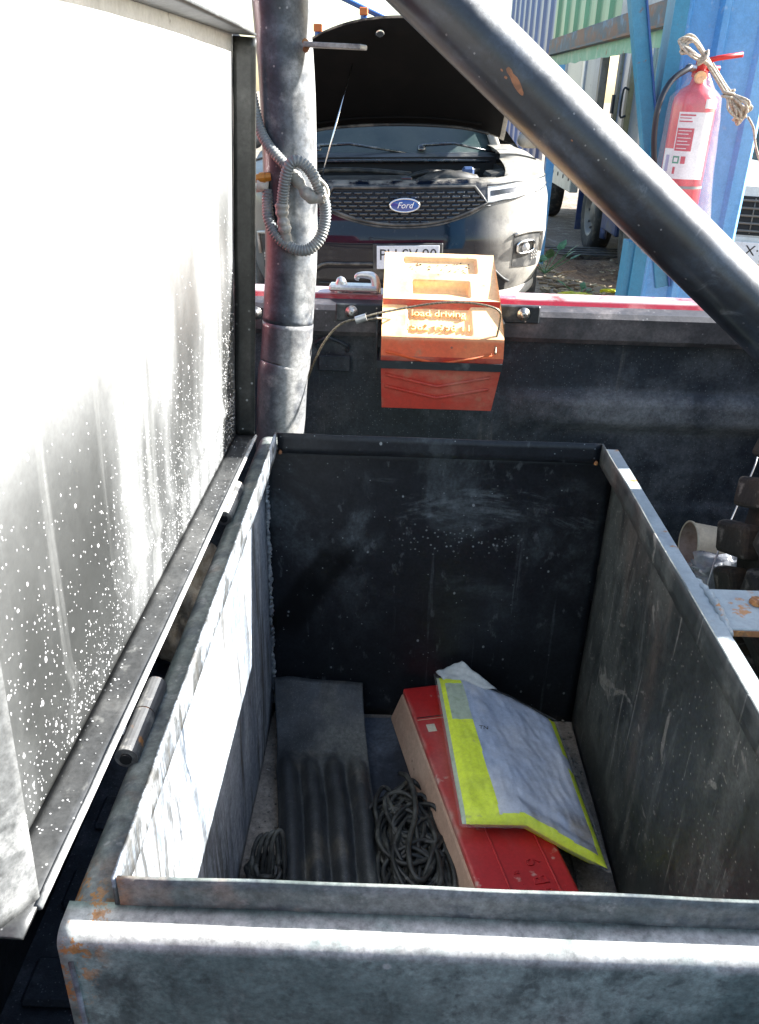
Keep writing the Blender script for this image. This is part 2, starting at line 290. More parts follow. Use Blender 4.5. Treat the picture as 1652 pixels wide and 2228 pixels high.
M['tyre'] = mat('muddy_tyre', (.020, .015, .012), .85, 0, [dict(col=(.075, .043, .024), scale=9, lo=.42, hi=.64, amt=.85), dict(col=(.19, .16, .14), scale=24, lo=.58, hi=.7, amt=.7)], bump=(90, .4, .003))
M['grey_bar'] = mat('grey_painted_bar', (.30, .33, .335), .45, 0, [dict(col=(.40, .43, .435), scale=12, lo=.45, hi=.66, amt=.8), dict(col=(.22, .24, .27), scale=26, lo=.56, hi=.68, amt=.6), dict(col=(.40, .18, .06), scale=40, lo=.62, hi=.68)], bump=(70, .15, .002))
M['sack'] = mat('burlap', (.42, .35, .26), .9, 0, [dict(col=(.28, .22, .15), scale=60, lo=.45, hi=.6, amt=.8)], bump=(300, .5, .002))
M['cloth_dark'] = mat('olive_cloth', (.060, .066, .048), .85, 0, [dict(col=(.15, .15, .11), scale=14, lo=.5, hi=.62), dict(col=(.10, .07, .11), scale=9, lo=.56, hi=.64, amt=.8), dict(col=(.02, .022, .018), scale=18, lo=.56, hi=.63)], bump=(200, .3, .002))
# cars
M['car_black'] = mat('black_car_dusty_painted_sun', (.004, .007, .015), .10, 0, [
    dict(col=(.34, .315, .27), scale=3, lo=.2, hi=.5, amt=.85, rough=.65, masks=[((1, 0, 0), .46, .70, 3, .12)]),  # dust concentrated on the right to paint the sunlit side
    dict(col=(.012, .013, .016), scale=5, lo=.54, hi=.68, amt=.5, rough=.25, masks=[((1, 0, 0), .40, .62, 3, .12), ((0, 0, 1), .90, .78)]),  # low right part darkened: shading painted into the colour
    dict(col=(.34, .31, .26), kind='flat', amt=.35, rough=.75, masks=[((-1, 0, 0), .60, .84, 3, .12)]),
    dict(col=(.36, .33, .28), scale=9, lo=.38, hi=.60, amt=.6, rough=.75, masks=[((0, 0, 1), .955, .985)]),
    dict(col=(.30, .28, .24), scale=26, lo=.62, hi=.74, amt=.10)], coat=.25, spec=.3)
M['trim'] = mat('black_trim_plastic', (.014, .016, .020), .45, 0, [dict(col=(.15, .14, .12), scale=7, lo=.44, hi=.68, amt=.5, rough=.7)], bump=(300, .1, .001))
M['trim_dusty'] = mat('dusty_trim_plastic', (.03, .03, .03), .55, 0, [dict(col=(.20, .185, .16), scale=9, lo=.45, hi=.66, amt=.6, rough=.8)], bump=(120, .2, .001))
M['gloss_black'] = mat('gloss_black', (.014, .017, .022), .25, 0, [dict(col=(.20, .19, .18), scale=20, lo=.5, hi=.68, amt=.45)], coat=.8)
M['underhood'] = mat('bonnet_lining', (.0022, .002, .002), .9, 0, [dict(col=(.0045, .0036, .0034), scale=5, lo=.45, hi=.65)], spec=.2)
M['chrome'] = mat('chrome', (.72, .72, .72), .14, 1., [dict(col=(.4, .38, .34), scale=30, lo=.55, hi=.7, amt=.4)])
M['ford_blue'] = mat('emblem_blue', (.012, .045, .24), .2, 0, coat=1.)
M['white_paint'] = mat('white_print', (.80, .80, .80), .4)
M['plate_white'] = mat('plate_white', (.62, .63, .66), .4, 0, [dict(col=(.46, .46, .46), scale=14, lo=.55, hi=.7, amt=.5)])
M['ink'] = mat('black_print', (.012, .012, .012), .5)
M['lamp'] = mat('headlight_lens', (.50, .50, .48), .12, 0, [dict(col=(.34, .32, .28), scale=9, lo=.45, hi=.65, amt=.6, rough=.4)], coat=1.)
M['silver_trim'] = mat('silver_skid_trim', (.46, .44, .40), .4, .2, [dict(col=(.34, .30, .25), scale=12, lo=.45, hi=.65, amt=.7)])
M['windshield'] = mat('windscreen_glass', (.020, .034, .034), .3, 0, [dict(col=(.060, .075, .068), scale=3, lo=.36, hi=.64, amt=.85, rough=.5), dict(col=(.20, .20, .18), scale=50, lo=.66, hi=.74, amt=.4)], spec=.35)
M['engine'] = mat('engine_plastic', (.018, .018, .018), .6, 0, [dict(col=(.10, .092, .078), scale=10, lo=.46, hi=.66, amt=.7)])
M['engine_dark'] = mat('engine_dark', (.006, .006, .007), .7)
M['bottle_blue'] = mat('reservoir_blue', (.05, .09, .20), .4)
M['tyre_black'] = mat('tyre_rubber', (.02, .02, .02), .7, 0, [dict(col=(.12, .10, .08), scale=12, lo=.48, hi=.68, amt=.7)], bump=(120, .3, .002))
M['rim'] = mat('steel_rim', (.13, .125, .12), .5, .3, [dict(col=(.15, .13, .11), scale=12, lo=.45, hi=.65, amt=.8)])
M['red_plastic'] = mat('red_plastic', (.50, .02, .015), .4)
M['truck_white'] = mat('truck_cream_panel', (.60, .56, .46), .5, 0, [dict(col=(.45, .40, .30), scale=3, lo=.45, hi=.7, amt=.6, stretch=(1, 1, .3)), dict(col=(.30, .22, .13), scale=12, lo=.62, hi=.72, amt=.6)], bump=(30, .1, .002))
M['truck_beige'] = mat('truck_beige_post', (.36, .27, .15), .55, 0, [dict(col=(.50, .42, .30), scale=6, lo=.45, hi=.65, amt=.7, stretch=(1, 1, .3)), dict(col=(.16, .10, .05), scale=14, lo=.6, hi=.7)], bump=(40, .1, .002))
M['truck_silver'] = mat('truck_silver_panel', (.55, .56, .57), .35, .4)
M['truck_blue'] = mat('truck_blue_paint', (.025, .045, .13), .4, 0, [dict(col=(.13, .12, .11), scale=6, lo=.46, hi=.68, amt=.7, rough=.7)])
M['chassis'] = mat('chassis_dark', (.03, .03, .032), .6, 0, [dict(col=(.12, .105, .085), scale=7, lo=.45, hi=.65, amt=.7)])
M['col_blue'] = mat('column_blue_paint', (.07, .27, .56), .45, 0, [
    dict(col=(.15, .38, .66), scale=2.5, lo=.42, hi=.60, amt=.85, stretch=(1, 1, .4), detail=8), dict(col=(.03, .20, .46), scale=7, lo=.55, hi=.68, amt=.65, stretch=(1, 1, .35), detail=8),
    dict(col=(.34, .44, .56), scale=18, lo=.6, hi=.72, amt=.5, detail=9)], bump=(60, .12, .002))
M['col_teal'] = mat('column_teal_paint', (.035, .22, .36), .45, 0, [dict(col=(.10, .28, .40), scale=4, lo=.42, hi=.66, amt=.7, stretch=(1, 1, .4)), dict(col=(.16, .09, .06), scale=22, lo=.64, hi=.72, amt=.7)], bump=(60, .12, .002))
M['sheet_blue'] = mat('blue_roof_sheet', (.006, .050, .20), .4, 0, [dict(col=(.012, .085, .30), scale=3, lo=.42, hi=.66, amt=.8, stretch=(1, 1, .3))], coat=.2)
M['sheet_green'] = mat('green_roof_sheet', (.01, .16, .075), .4, 0, [dict(col=(.04, .26, .14), scale=3, lo=.42, hi=.66, amt=.8, stretch=(1, 1, .3))], coat=.2)
M['sheet_pale'] = mat('pale_roof_sheet', (.36, .38, .40), .5, 0, [dict(col=(.25, .26, .28), scale=8, lo=.5, hi=.66, amt=.7, stretch=(1, .3, 1))])
M['beam_rust'] = mat('rusty_blue_beam', (.05, .075, .10), .6, 0, [dict(col=(.16, .07, .035), scale=7, lo=.44, hi=.58, amt=.9, stretch=(1, .5, 1)), dict(col=(.08, .17, .26), scale=9, lo=.54, hi=.66, amt=.8, mask=((0, 0, 1), 1.79, 1.84))], bump=(90, .3, .003))
M['hem_green'] = mat('pale_green_hem', (.10, .30, .20), .5, 0, [dict(col=(.20, .36, .27), scale=9, lo=.45, hi=.64), dict(col=(.16, .09, .05), scale=20, lo=.6, hi=.7)])
M['ext_red'] = mat('extinguisher_red', (.62, .025, .05), .28, 0, [dict(col=(.55, .14, .16), scale=8, lo=.45, hi=.7, amt=.4)], coat=.6)
M['red_print'] = mat('red_print', (.55, .03, .06), .5)
M['green_print'] = mat('green_print', (.03, .30, .18), .5)
M['violet_print'] = mat('violet_print', (.34, .32, .50), .5)
M['hose'] = mat('black_hose', (.014, .016, .026), .4)
M['rope'] = mat('sisal_rope', (.50, .44, .35), .85, 0, [dict(col=(.26, .22, .17), scale=160, lo=.45, hi=.6, amt=.8)], bump=(400, .5, .002))
M['sleeve'] = mat('plastic_sleeve', (.85, .84, .86), .12, 0, alpha=.13, spec=.8, bump=(16, .7, .012), bump2=(60, .4, .004))
M['ground'] = mat('dirt_ground', (.22, .185, .145), .95, 0, [
    dict(col=(.17, .13, .095), scale=.9, lo=.42, hi=.62, amt=.85), dict(col=(.42, .38, .32), scale=5, lo=.52, hi=.68, amt=.7),
    dict(col=(.09, .075, .06), scale=14, lo=.58, hi=.68, amt=.75), dict(kind='speck', col=(.46, .42, .36), scale=26, r=.3, th=.7, amt=.7)], bump=(20, .7, .03), bump2=(120, .4, .01))
M['soil'] = mat('dug_soil', (.19, .12, .075), .95, 0, [dict(col=(.11, .07, .045), scale=14, lo=.45, hi=.6), dict(col=(.30, .22, .15), scale=40, lo=.55, hi=.66)], bump=(50, .8, .03))
M['leaf'] = mat('green_leaf', (.05, .15, .06), .5, 0, [dict(col=(.10, .24, .12), scale=20, lo=.45, hi=.6)])
M['leaf_dry'] = mat('dry_litter', (.22, .16, .09), .8, 0, [dict(col=(.36, .30, .2), scale=3, lo=.45, hi=.55), dict(col=(.30, .04, .05), scale=1.7, lo=.62, hi=.65)])
M['yellow'] = mat('yellow_plastic', (.62, .62, .02), .4, 0, [dict(col=(.40, .46, .02), scale=14, lo=.45, hi=.6)])
M['stone'] = mat('stone', (.30, .27, .23), .9, 0, [dict(col=(.18, .16, .13), scale=30, lo=.45, hi=.6)], bump=(60, .5, .01))
M['twig'] = mat('twig_bark', (.17, .12, .08), .9)
M['orange_far'] = mat('orange_paint', (.65, .16, .03), .5)
M['car_white'] = mat('white_car_paint', (.58, .57, .54), .25, 0, [dict(col=(.40, .38, .34), scale=5, lo=.45, hi=.66, amt=.5, rough=.6)], coat=.8)
M['glass_dark'] = mat('dark_glass', (.02, .024, .026), .06, 0, coat=1.)

# ------------------------------------------------------------------ object helpers
def thing(name, label, cat, loc=(0, 0, 0), rot=(0, 0, 0), group=None):
    o = bpy.data.objects.new(name, None); COL.objects.link(o); o.empty_display_size = .05
    o.location = loc; o.rotation_euler = rot; o['label'] = label; o['category'] = cat
    if group: o['group'] = group
    return o
def tag(o, label, cat, group=None):
    o['label'] = label; o['category'] = cat
    if group: o['group'] = group
    return o
def link(name, me, parent=None, world=True):
    o = bpy.data.objects.new(name, me); COL.objects.link(o)
    if parent is not None:
        o.parent = parent
        if world:
            top = parent
            L = Vector(parent.location) if parent.parent is None else Vector((0, 0, 0))
            o.matrix_parent_inverse = Matrix.Translation(-L)
    return o
def obj(name, bm, m, parent=None, world=True, smooth=False, recalc=True):
    """links bm as one mesh. world=True: coordinates are world ones although the parent stands elsewhere (unrotated)."""
    if recalc: bmesh.ops.recalc_face_normals(bm, faces=bm.faces)
    me = bpy.data.meshes.new(name); bm.to_mesh(me); bm.free()
    ms = m if isinstance(m, (list, tuple)) else [m]
    for k in ms: me.materials.append(M[k])
    if smooth:
        for p in me.polygons: p.use_smooth = True
    return link(name, me, parent, world)
def BM(): return bmesh.new()
def box(bm, c, s, rot=None, bev=0., seg=1, mi=0):
    g = bmesh.ops.create_cube(bm, size=1.)
    vs = g['verts']
    for v in vs: v.co = Vector((v.co.x*s[0], v.co.y*s[1], v.co.z*s[2]))
    if bev:
        es = list({e for v in vs for e in v.link_edges})
        r = bmesh.ops.bevel(bm, geom=es, offset=bev, segments=seg, affect='EDGES', profile=.5)
        vs = list({v for f in r['faces'] for v in f.verts} | {v for v in vs if v.is_valid})
    T = Matrix.Translation(Vector(c))
    if rot is not None: T = T @ (rot if isinstance(rot, Matrix) else Matrix.Rotation(rot[0], 4, rot[1]))
    for v in vs: v.co = T @ v.co
    if mi:
        for f in {f for v in vs for f in v.link_faces}: f.material_index = mi
    return bm
def bx(x0, x1, y0, y1, z0, z1, bm=None, bev=0., seg=1):
    bm = bm or BM()
    return box(bm, ((x0+x1)/2, (y0+y1)/2, (z0+z1)/2), (x1-x0, y1-y0, z1-z0), bev=bev, seg=seg)
def prism(pts, axis, a, b, bm=None):
    """polygon pts in the other two axes (order: X-> (y,z), Y-> (x,z), Z-> (x,y)) extruded from a to b"""
    bm = bm or BM()
    def P(p, t): return {'X': (t, p[0], p[1]), 'Y': (p[0], t, p[1]), 'Z': (p[0], p[1], t)}[axis]
    A = [bm.verts.new(P(p, a)) for p in pts]; B = [bm.verts.new(P(p, b)) for p in pts]
    n = len(pts)
    bm.faces.new(A); bm.faces.new(B[::-1])
    for i in range(n): bm.faces.new((A[i], B[i], B[(i+1) % n], A[(i+1) % n]))
    return bm
def catmull(pts, n=8, closed=False):
    P = [Vector(p) for p in pts]; out = []
    m = len(P)
    for i in range(m if closed else m-1):
        p0 = P[(i-1) % m] if (closed or i > 0) else P[0]*2-P[1]
        p1 = P[i]; p2 = P[(i+1) % m]; p3 = P[(i+2) % m] if (closed or i+2 < m) else P[-1]*2-P[-2]
        for k in range(n):
            t = k/n
            out.append(.5*((2*p1)+(p2-p0)*t+(2*p0-5*p1+4*p2-p3)*t*t+(3*p1-p0-3*p2+p3)*t**3))
    if not closed: out.append(P[-1].copy())
    return out
def tube(pts, r, seg=10, bm=None, caps=True, closed=False, sx=1.):
    """r: number or function of arc length (s, total)"""
    bm = bm or BM()
    P = [Vector(p) for p in pts]; n = len(P)
    S = [0.]
    for i in range(1, n): S.append(S[-1]+(P[i]-P[i-1]).length)
    up = Vector((0, 0, 1))
    t0 = (P[1]-P[0]).normalized()
    if abs(t0.dot(up)) > .9: up = Vector((0, 1, 0))
    nrm = (up-t0*up.dot(t0)).normalized(); rings = []
    for i in range(n):
        t = (P[min(i+1, n-1)]-P[max(i-1, 0)])
        if closed: t = P[(i+1) % n]-P[i-1]
        t.normalize(); nrm = (nrm-t*nrm.dot(t)).normalized(); bi = t.cross(nrm)
        rr = r(S[i], S[-1]) if callable(r) else r
        rings.append([bm.verts.new(P[i]+(nrm*math.cos(2*math.pi*k/seg)+bi*sx*math.sin(2*math.pi*k/seg))*rr) for k in range(seg)])
    for i in range(n if closed else n-1):
        a, b = rings[i], rings[(i+1) % n]
        for k in range(seg): bm.faces.new((a[k], a[(k+1) % seg], b[(k+1) % seg], b[k]))
    if caps and not closed: bm.faces.new(rings[0][::-1]); bm.faces.new(rings[-1])
    return bm
def cyl(a, b, r, seg=16, bm=None, r2=None):
    a, b = Vector(a), Vector(b); L = (b-a).length
    return tube([a, b], (lambda s, t: r+(r2-r)*s/t) if r2 is not None else r, seg, bm)
def lathe(prof, o, axis=(0, 0, 1), seg=24, bm=None, caps=False):
    bm = bm or BM(); ax = Vector(axis).normalized(); q = ax.to_track_quat('Z', 'Y'); o = Vector(o); rings = []
    for r, h in prof:
        rings.append([bm.verts.new(o+q @ Vector((r*math.cos(2*math.pi*k/seg), r*math.sin(2*math.pi*k/seg), h))) for k in range(seg)])
    for a, b in zip(rings, rings[1:]):
        for k in range(seg): bm.faces.new((a[k], a[(k+1) % seg], b[(k+1) % seg], b[k]))
    if caps: bm.faces.new(rings[0][::-1]); bm.faces.new(rings[-1])
    return bm
def grid(fn, nu, nv, bm=None, mi=None):
    bm = bm or BM()
    V = [[bm.verts.new(fn(i/nu, j/nv)) for j in range(nv+1)] for i in range(nu+1)]
    for i in range(nu):
        for j in range(nv):
            f = bm.faces.new((V[i][j], V[i+1][j], V[i+1][j+1], V[i][j+1]))
            if mi: f.material_index = mi((i+.5)/nu, (j+.5)/nv)
    return bm
def solid(o, t, off=0.):
    md = o.modifiers.new('solid', 'SOLIDIFY'); md.thickness = t; md.offset = off; return o
def bevel(o, w, seg=2):
    md = o.modifiers.new('bevel', 'BEVEL'); md.width = w; md.segments = seg; md.limit_method = 'ANGLE'; return o
def nz(x, y=0., z=0.): return mnoise.noise(Vector((x, y, z)))
def text(name, s, size, m, parent, mw, extrude=.0015, shear=0., align='CENTER', spacing=1.):
    c = bpy.data.curves.new(name, 'FONT'); c.body = s; c.size = size; c.extrude = extrude; c.align_x = align; c.align_y = 'CENTER'
    c.shear = shear; c.space_character = spacing; c.resolution_u = 3
    t = bpy.data.objects.new(name+'_curve', c)
    me = bpy.data.meshes.new_from_object(t); bpy.data.objects.remove(t); bpy.data.curves.remove(c)
    me.name = name; me.transform(mw); me.materials.clear(); me.materials.append(M[m])
    return link(name, me, parent, parent.rotation_euler[:] == (0., 0., 0.) if parent else True)
FACE_CAM = Matrix.Rotation(R(90), 4, 'X')      # text standing upright, facing -Y
def instance(src, name, parent, loc, rot=(0, 0, 0), scale=(1, 1, 1)):
    o = src.copy(); o.name = name; COL.objects.link(o); o.parent = parent; o.location = loc; o.rotation_euler = rot; o.scale = scale
    return o
def smooth01(x, a, b):
    t = max(0., min(1., (x-a)/(b-a))); return t*t*(3-2*t)

# ================================================================== SETTING
def gz(x, y):
    return -.35*smooth01(x, 1.25, 2.3)*smooth01(y, 7.0, 9.2) + .02*nz(x*.9, y*.9) - .02
def make_ground():
    xs = sorted(set([-500, -200, -80, -35, -18, -10] + [round(-6+.25*i, 3) for i in range(53)] + [9, 12, 18, 35, 80, 200, 500]))
    ys = sorted(set([-500, -200, -80, -35, -18, -9, -6, -4, -2, 0, 2, 3, 4] + [round(5+.25*i, 3) for i in range(45)] + [18, 22, 30, 50, 90, 200, 500]))
    bm = BM(); V = [[bm.verts.new((x, y, gz(x, y))) for y in ys] for x in xs]
    for i in range(len(xs)-1):
        for j in range(len(ys)-1): bm.faces.new((V[i][j], V[i+1][j], V[i+1][j+1], V[i][j+1]))
    o = obj('ground', bm, 'ground', smooth=True); o['kind'] = 'structure'
make_ground()

# ================================================================== RED PICKUP (bed seen from its near side)
def make_wheel(parent, c, rad, w, tyre='tyre_black', rim='rim', world=True, nuts=6, side=-1):
    """wheel with axis along X; side -1 shows its face to -X"""
    c = Vector(c); hw = w/2
    t = obj('tyre', lathe([(rad*.60, -hw*.8), (rad*.80, -hw), (rad*.94, -hw*.92), (rad, -hw*.7), (rad, hw*.7), (rad*.94, hw*.92), (rad*.80, hw), (rad*.60, hw*.8)], c, (1, 0, 0), 36), tyre, parent, world, True)
    rm = obj('rim', lathe([(rad*.62, -hw*.85), (rad*.56, -hw*.8), (rad*.52, -hw*.3), (rad*.30, -hw*.35), (rad*.25, -hw*.6), (rad*.10, -hw*.62), (.001, -hw*.62)] if side < 0 else
                         [(rad*.62, hw*.85), (rad*.56, hw*.8), (rad*.52, hw*.3), (rad*.30, hw*.35), (rad*.25, hw*.6), (rad*.10, hw*.62), (.001, hw*.62)], c, (1, 0, 0), 28), rim, parent, world, True)
    for k in range(nuts):
        a = 2*math.pi*k/nuts; p = c+Vector((side*hw*.42, math.cos(a)*rad*.40, math.sin(a)*rad*.40))
        obj('wheel_nut', cyl(p, p+Vector((side*.035, 0, 0)), rad*.035, 6), rim, rm, world)
    return t

pk = thing('pickup_truck', 'red pickup truck with black lined cargo bed and black roll bar', 'pickup truck', (0, .6, 0))
BX0, BX1, BY0, BY1, BZ = -.42, 1.27, -.12, 1.372, .50
bm = bx(BX0, BX1, BY0, BY1, BZ-.05, BZ)
obj('bed_floor', bm, 'liner', pk)
bm = BM()
for i in range(11): bx(BX0+.02, BX1-.02, BY0+.06+i*.128, BY0+.12+i*.128, BZ+.0005, BZ+.012, bm, bev=.005)
o = obj('floor_rib', bm, 'liner', pk); o['kind'] = 'stuff'
def liner_far(u, v):
    x = BX0+(BX1-BX0)*u; z = BZ+.001+(1.105-BZ)*v
    k = smooth01(x, .16, .34)
    y = BY1-.018*k*(smooth01(z, .925, .955)-smooth01(z, .985, 1.005)) - .004*nz(x*3, z*3)
    y -= .006*(smooth01(z, .70, .72)-smooth01(z, .78, .80))
    return (x, y, z)
solid(obj('bed_liner', grid(liner_far, 90, 90), 'liner', pk, smooth=True), .004, 0)
solid(obj('bed_liner', grid(lambda u, v: (BX0+(BX1-BX0)*u, BY0, BZ+.001+(1.105-BZ)*v), 2, 2), 'liner', pk), .004)
solid(obj('bed_bulkhead', grid(lambda u, v: (BX0, BY0+.003+(BY1-BY0-.006)*u, BZ+.001+(1.10-BZ)*v), 2, 2), 'liner', pk), .004)
# wheel arch
def arch(u, v):
    x = .40+(1.16-.40)*u; s = math.sin(math.pi*u)**.35
    prof = [(1.095, BZ), (1.10, BZ+.165*s), (1.115, BZ+.213*s), (1.145, BZ+.225*s), (1.37, BZ+.227*s)]
    t = v*4; i = min(3, int(t)); f = t-i
    return (x, prof[i][0]+(prof[i+1][0]-prof[i][0])*f, prof[i][1]+(prof[i+1][1]-prof[i][1])*f+.001)
obj('wheel_arch', grid(arch, 40, 16), 'liner', pk, smooth=True)
# side panels: outer red skin with rounded top, black cap rail with bolts
for s, y0 in ((1, BY1), (-1, BY0)):
    Yf = lambda d: y0+s*d
    sk = [(Yf(.012), 1.108), (Yf(.012), 1.142), (Yf(.020), 1.150), (Yf(.055), 1.153), (Yf(.072), 1.145), (Yf(.080), 1.12), (Yf(.100), .90), (Yf(.104), .62), (Yf(.08), .45), (Yf(.07), .45), (Yf(.09), .62), (Yf(.086), .90), (Yf(.066), 1.108)]
    obj('bed_side', prism(sk, 'X', BX0-.02, BX1+.02), 'red_paint', pk, smooth=False)
    cp = [(Yf(.009), 1.143), (Yf(-.020), 1.139), (Yf(-.0275), 1.132), (Yf(-.029), 1.098), (Yf(-.024), 1.090), (Yf(-.010), 1.090), (Yf(-.010), 1.098), (Yf(-.020), 1.100), (Yf(-.019), 1.126), (Yf(.009), 1.131)]
    obj('rail_cap', prism(cp, 'X', BX0+.003, BX1-.003), 'rail_black', pk)
    if s < 0: obj('bounce_cover', prism([(Yf(.0105), 1.1545), (Yf(.085), 1.1545), (Yf(.09), 1.11), (Yf(.094), 1.11), (Yf(.088), 1.158), (Yf(.0105), 1.158)], 'X', BX0-.019, BX1+.019), 'rail_black', pk)  # unseen cover added to cut red bounce onto the box front
def bolt(px, py, Y, parent, r=.0065):
    p = atY(px, py, Y)
    b = obj('bolt', lathe([(.001, -.006), (r*.55, -.006), (r*.95, -.004), (r, 0), (r*1.55, .0002), (r*1.6, .0016), (r*1.6, .002)], p, (0, 1, 0), 14), 'bolt', parent, smooth=True)
for px, py in ((765, 679), (1140, 684)):
    p = atY(px, py, BY1-.03)
    obj('rail_plate', box(BM(), (p.x-.012*(1 if px > 900 else -1), BY1-.0315, p.z), (.075, .004, .028), bev=.0018), 'black_steel', pk)
    bolt(px, py, BY1-.0362, pk)
bolt(556, 681, BY1-.0312, pk)
# tie down loop on the liner
a = atY(690, 745, BY1-.014); b = atY(755, 752, BY1-.014)
obj('tie_down', tube(catmull([a+Vector((0, .012, -.012)), a, a*.6+b*.4+Vector((0, -.008, .012)), b, b+Vector((0, .012, -.012))], 6), .0035, 8), 'liner', pk, smooth=True)
p = atY(728, 790, BY1-.009)
obj('tie_down_plate', box(BM(), p, (.055, .006, .028), bev=.002), 'liner', pk)
# tailgate, cab, wheels: out of this frame or behind the lid
obj('tailgate', bx(BX1+.003, BX1+.05, BY0-.06, BY1+.06, .50, 1.14, bev=.008), 'red_paint', pk)
cab = prism([(-.47, .45), (-.47, 1.12), (-.50, 1.30), (-.62, 1.78), (-.75, 1.86), (-1.9, 1.86), (-2.1, 1.80), (-2.75, 1.22), (-3.95, 1.12), (-4.15, .95), (-4.2, .45)], 'Y', BY0-.10, BY1+.10)
o = obj('cab', cab, 'red_paint', pk); bevel(o, .05, 3)
obj('rear_window', box(BM(), (-.555, .62, 1.52), (.012, 1.2, .36), Matrix.Rotation(R(-14), 4, 'Y')), 'glass_dark', pk)
obj('side_window', bx(-1.9, -.75, BY0-.106, BY0-.099, 1.28, 1.72), 'glass_dark', pk)
for wx in (.78, -3.2):
    for wy, sd in ((BY0-.02, -1), (BY1+.0, 1)):
        c = Vector((wx, wy, .36)); t = BM()
        lathe([(.22, -.1), (.30, -.125), (.345, -.115), (.36, -.08), (.36, .08), (.345, .115), (.30, .125), (.22, .1), (.22, -.1)], c, (0, 1, 0), 32, t)
        obj('wheel', t, 'tyre_black', pk, smooth=True)
# latch on the rail
lt = thing('latch', 'bare aluminium hook latch lying on the red bed rail beside orange chock', 'latch', atY(780, 636, 1.40))
z0 = 1.1535
def P2(px, py, Y=1.40): return atY(px, py, Y)
obj('base_plate', box(BM(), (P2(770, 636).x, 1.40, z0+.005), (.082, .030, .010), bev=.003), 'alu', lt)
obj('post', tube(catmull([P2(737, 638), P2(738, 620), P2(742, 610), P2(748, 620), P2(755, 632)], 6), .007, 10), 'alu', lt, smooth=True)
obj('hook', tube(catmull([P2(818, 638), P2(818, 618), P2(812, 602), P2(795, 598), P2(780, 599), P2(776, 604), P2(782, 607)], 6), lambda s, t: .0095-.006*s/t, 10), 'alu', lt, smooth=True)
b = P2(768, 628); obj('bolt', cyl(b-Vector((0, 0, .006)), b+Vector((0, 0, .006)), .006, 6), 'bolt', lt)

# ================================================================== ROLL BAR
rb = thing('roll_bar', 'thick black steel roll bar with upright hoop and long diagonal brace', 'roll bar', (-.175, 1.22, BZ))
def pipe_pt(px, py, Y): return atY(px, py, Y)
hp = [(-.190, 1.205, BZ+.001), pipe_pt(612, 900, 1.215), pipe_pt(622, 780, 1.222), pipe_pt(628, 680, 1.228), pipe_pt(634, 560, 1.235), pipe_pt(632, 400, 1.24), pipe_pt(626, 200, 1.245), pipe_pt(614, 40, 1.25),
      (-.163, 1.25, 1.62), (-.165, 1.235, 1.70), (-.166, 1.17, 1.775), (-.166, 1.06, 1.80), (-.166, .2, 1.80), (-.166, .08, 1.775), (-.166, .015, 1.70), (-.166, .0, 1.6)]
hp = [Vector(p) for p in hp]
path = catmull(hp, 10)
up_path = [p for p in path if p.z > 1.135 or p.y < 1.1]
lo_path = [p for p in path if p.z <= 1.145 and p.y > 1.1]
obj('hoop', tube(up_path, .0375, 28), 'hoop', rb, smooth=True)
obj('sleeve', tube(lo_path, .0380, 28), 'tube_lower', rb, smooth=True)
D0 = atY(955, 0, 1.215); D1 = atY(1652, 690, 1.150)
dv = (D1-D0).normalized()
DA = D0-dv*.265; DB = D0+dv*1.16
nseg = 30
obj('brace', tube([DA+(DB-DA)*i/nseg for i in range(nseg+1)], .0428, 30), 'tube', rb, smooth=True)
obj('near_leg', tube([(-.166, .0, 1.6), (-.166, -.02, 1.3), (-.166, -.02, BZ+.001)], .0375, 20), 'tube', rb, smooth=True)
# paint chip on the brace: a thin shell hugging the tube
def chip_shell(cpx, cpy, w, h, ang, mname, rad, A, d):
    c = atY(cpx, cpy, A.y)
    s0 = (c-A).dot(d); q = A+d*s0
    view = (CAM-q); view = (view-d*view.dot(d)).normalized(); side = d.cross(view)
    off = (c-q).dot(side)
    th0 = math.asin(max(-.95, min(.95, off/rad)))
    bm = BM(); n = 18; ring = []
    cv = bm.verts.new(q+(view*math.cos(th0)+side*math.sin(th0))*(rad+.0006))
    for k in range(n):
        a = 2*math.pi*k/n; rr = 1+.45*nz(math.cos(a)*1.7+3, math.sin(a)*1.7, cpx*.1)
        ex, ey = w*rr*math.cos(a), h*rr*math.sin(a)
        ds = ex*math.cos(ang)-ey*math.sin(ang); dt = ex*math.sin(ang)+ey*math.cos(ang)
        th = th0+dt/rad
        ring.append(bm.verts.new(q+d*ds+(view*math.cos(th)+side*math.sin(th))*(rad+.0005)))
    for k in range(n): bm.faces.new((cv, ring[k], ring[(k+1) % n]))
    return obj('paint_chip', bm, mname, rb, smooth=True)
for px, py, w, h, an in ((1124, 180, .016, .0036, .25), (1112, 158, .006, .0028, .3), (1104, 170, .0022, .0014, 0), (1136, 200, .005, .002, .4), (1095, 25+130, .002, .001, .2), (1240, 300, .0016, .001, 0)):
    chip_shell(px, py, w, h, an, 'bare_orange', .0428, D0, dv)
# little flat lug welded on the hoop
a = atY(668, 97, 1.215); b = atY(792, 103, 1.195)
lug = BM(); ex = (b-a); L = ex.length; q = ex.to_track_quat('X', 'Z').to_matrix().to_4x4()
box(lug, (a+b)/2, (L, .030, .006), q, bev=.001)
obj('lug', lug, 'tube_lower', rb)
obj('weld', tube([atY(664, 90, 1.214), atY(667, 95, 1.206), atY(668, 102, 1.206), atY(665, 108, 1.214)], .004, 8), 'rust', rb, smooth=True)

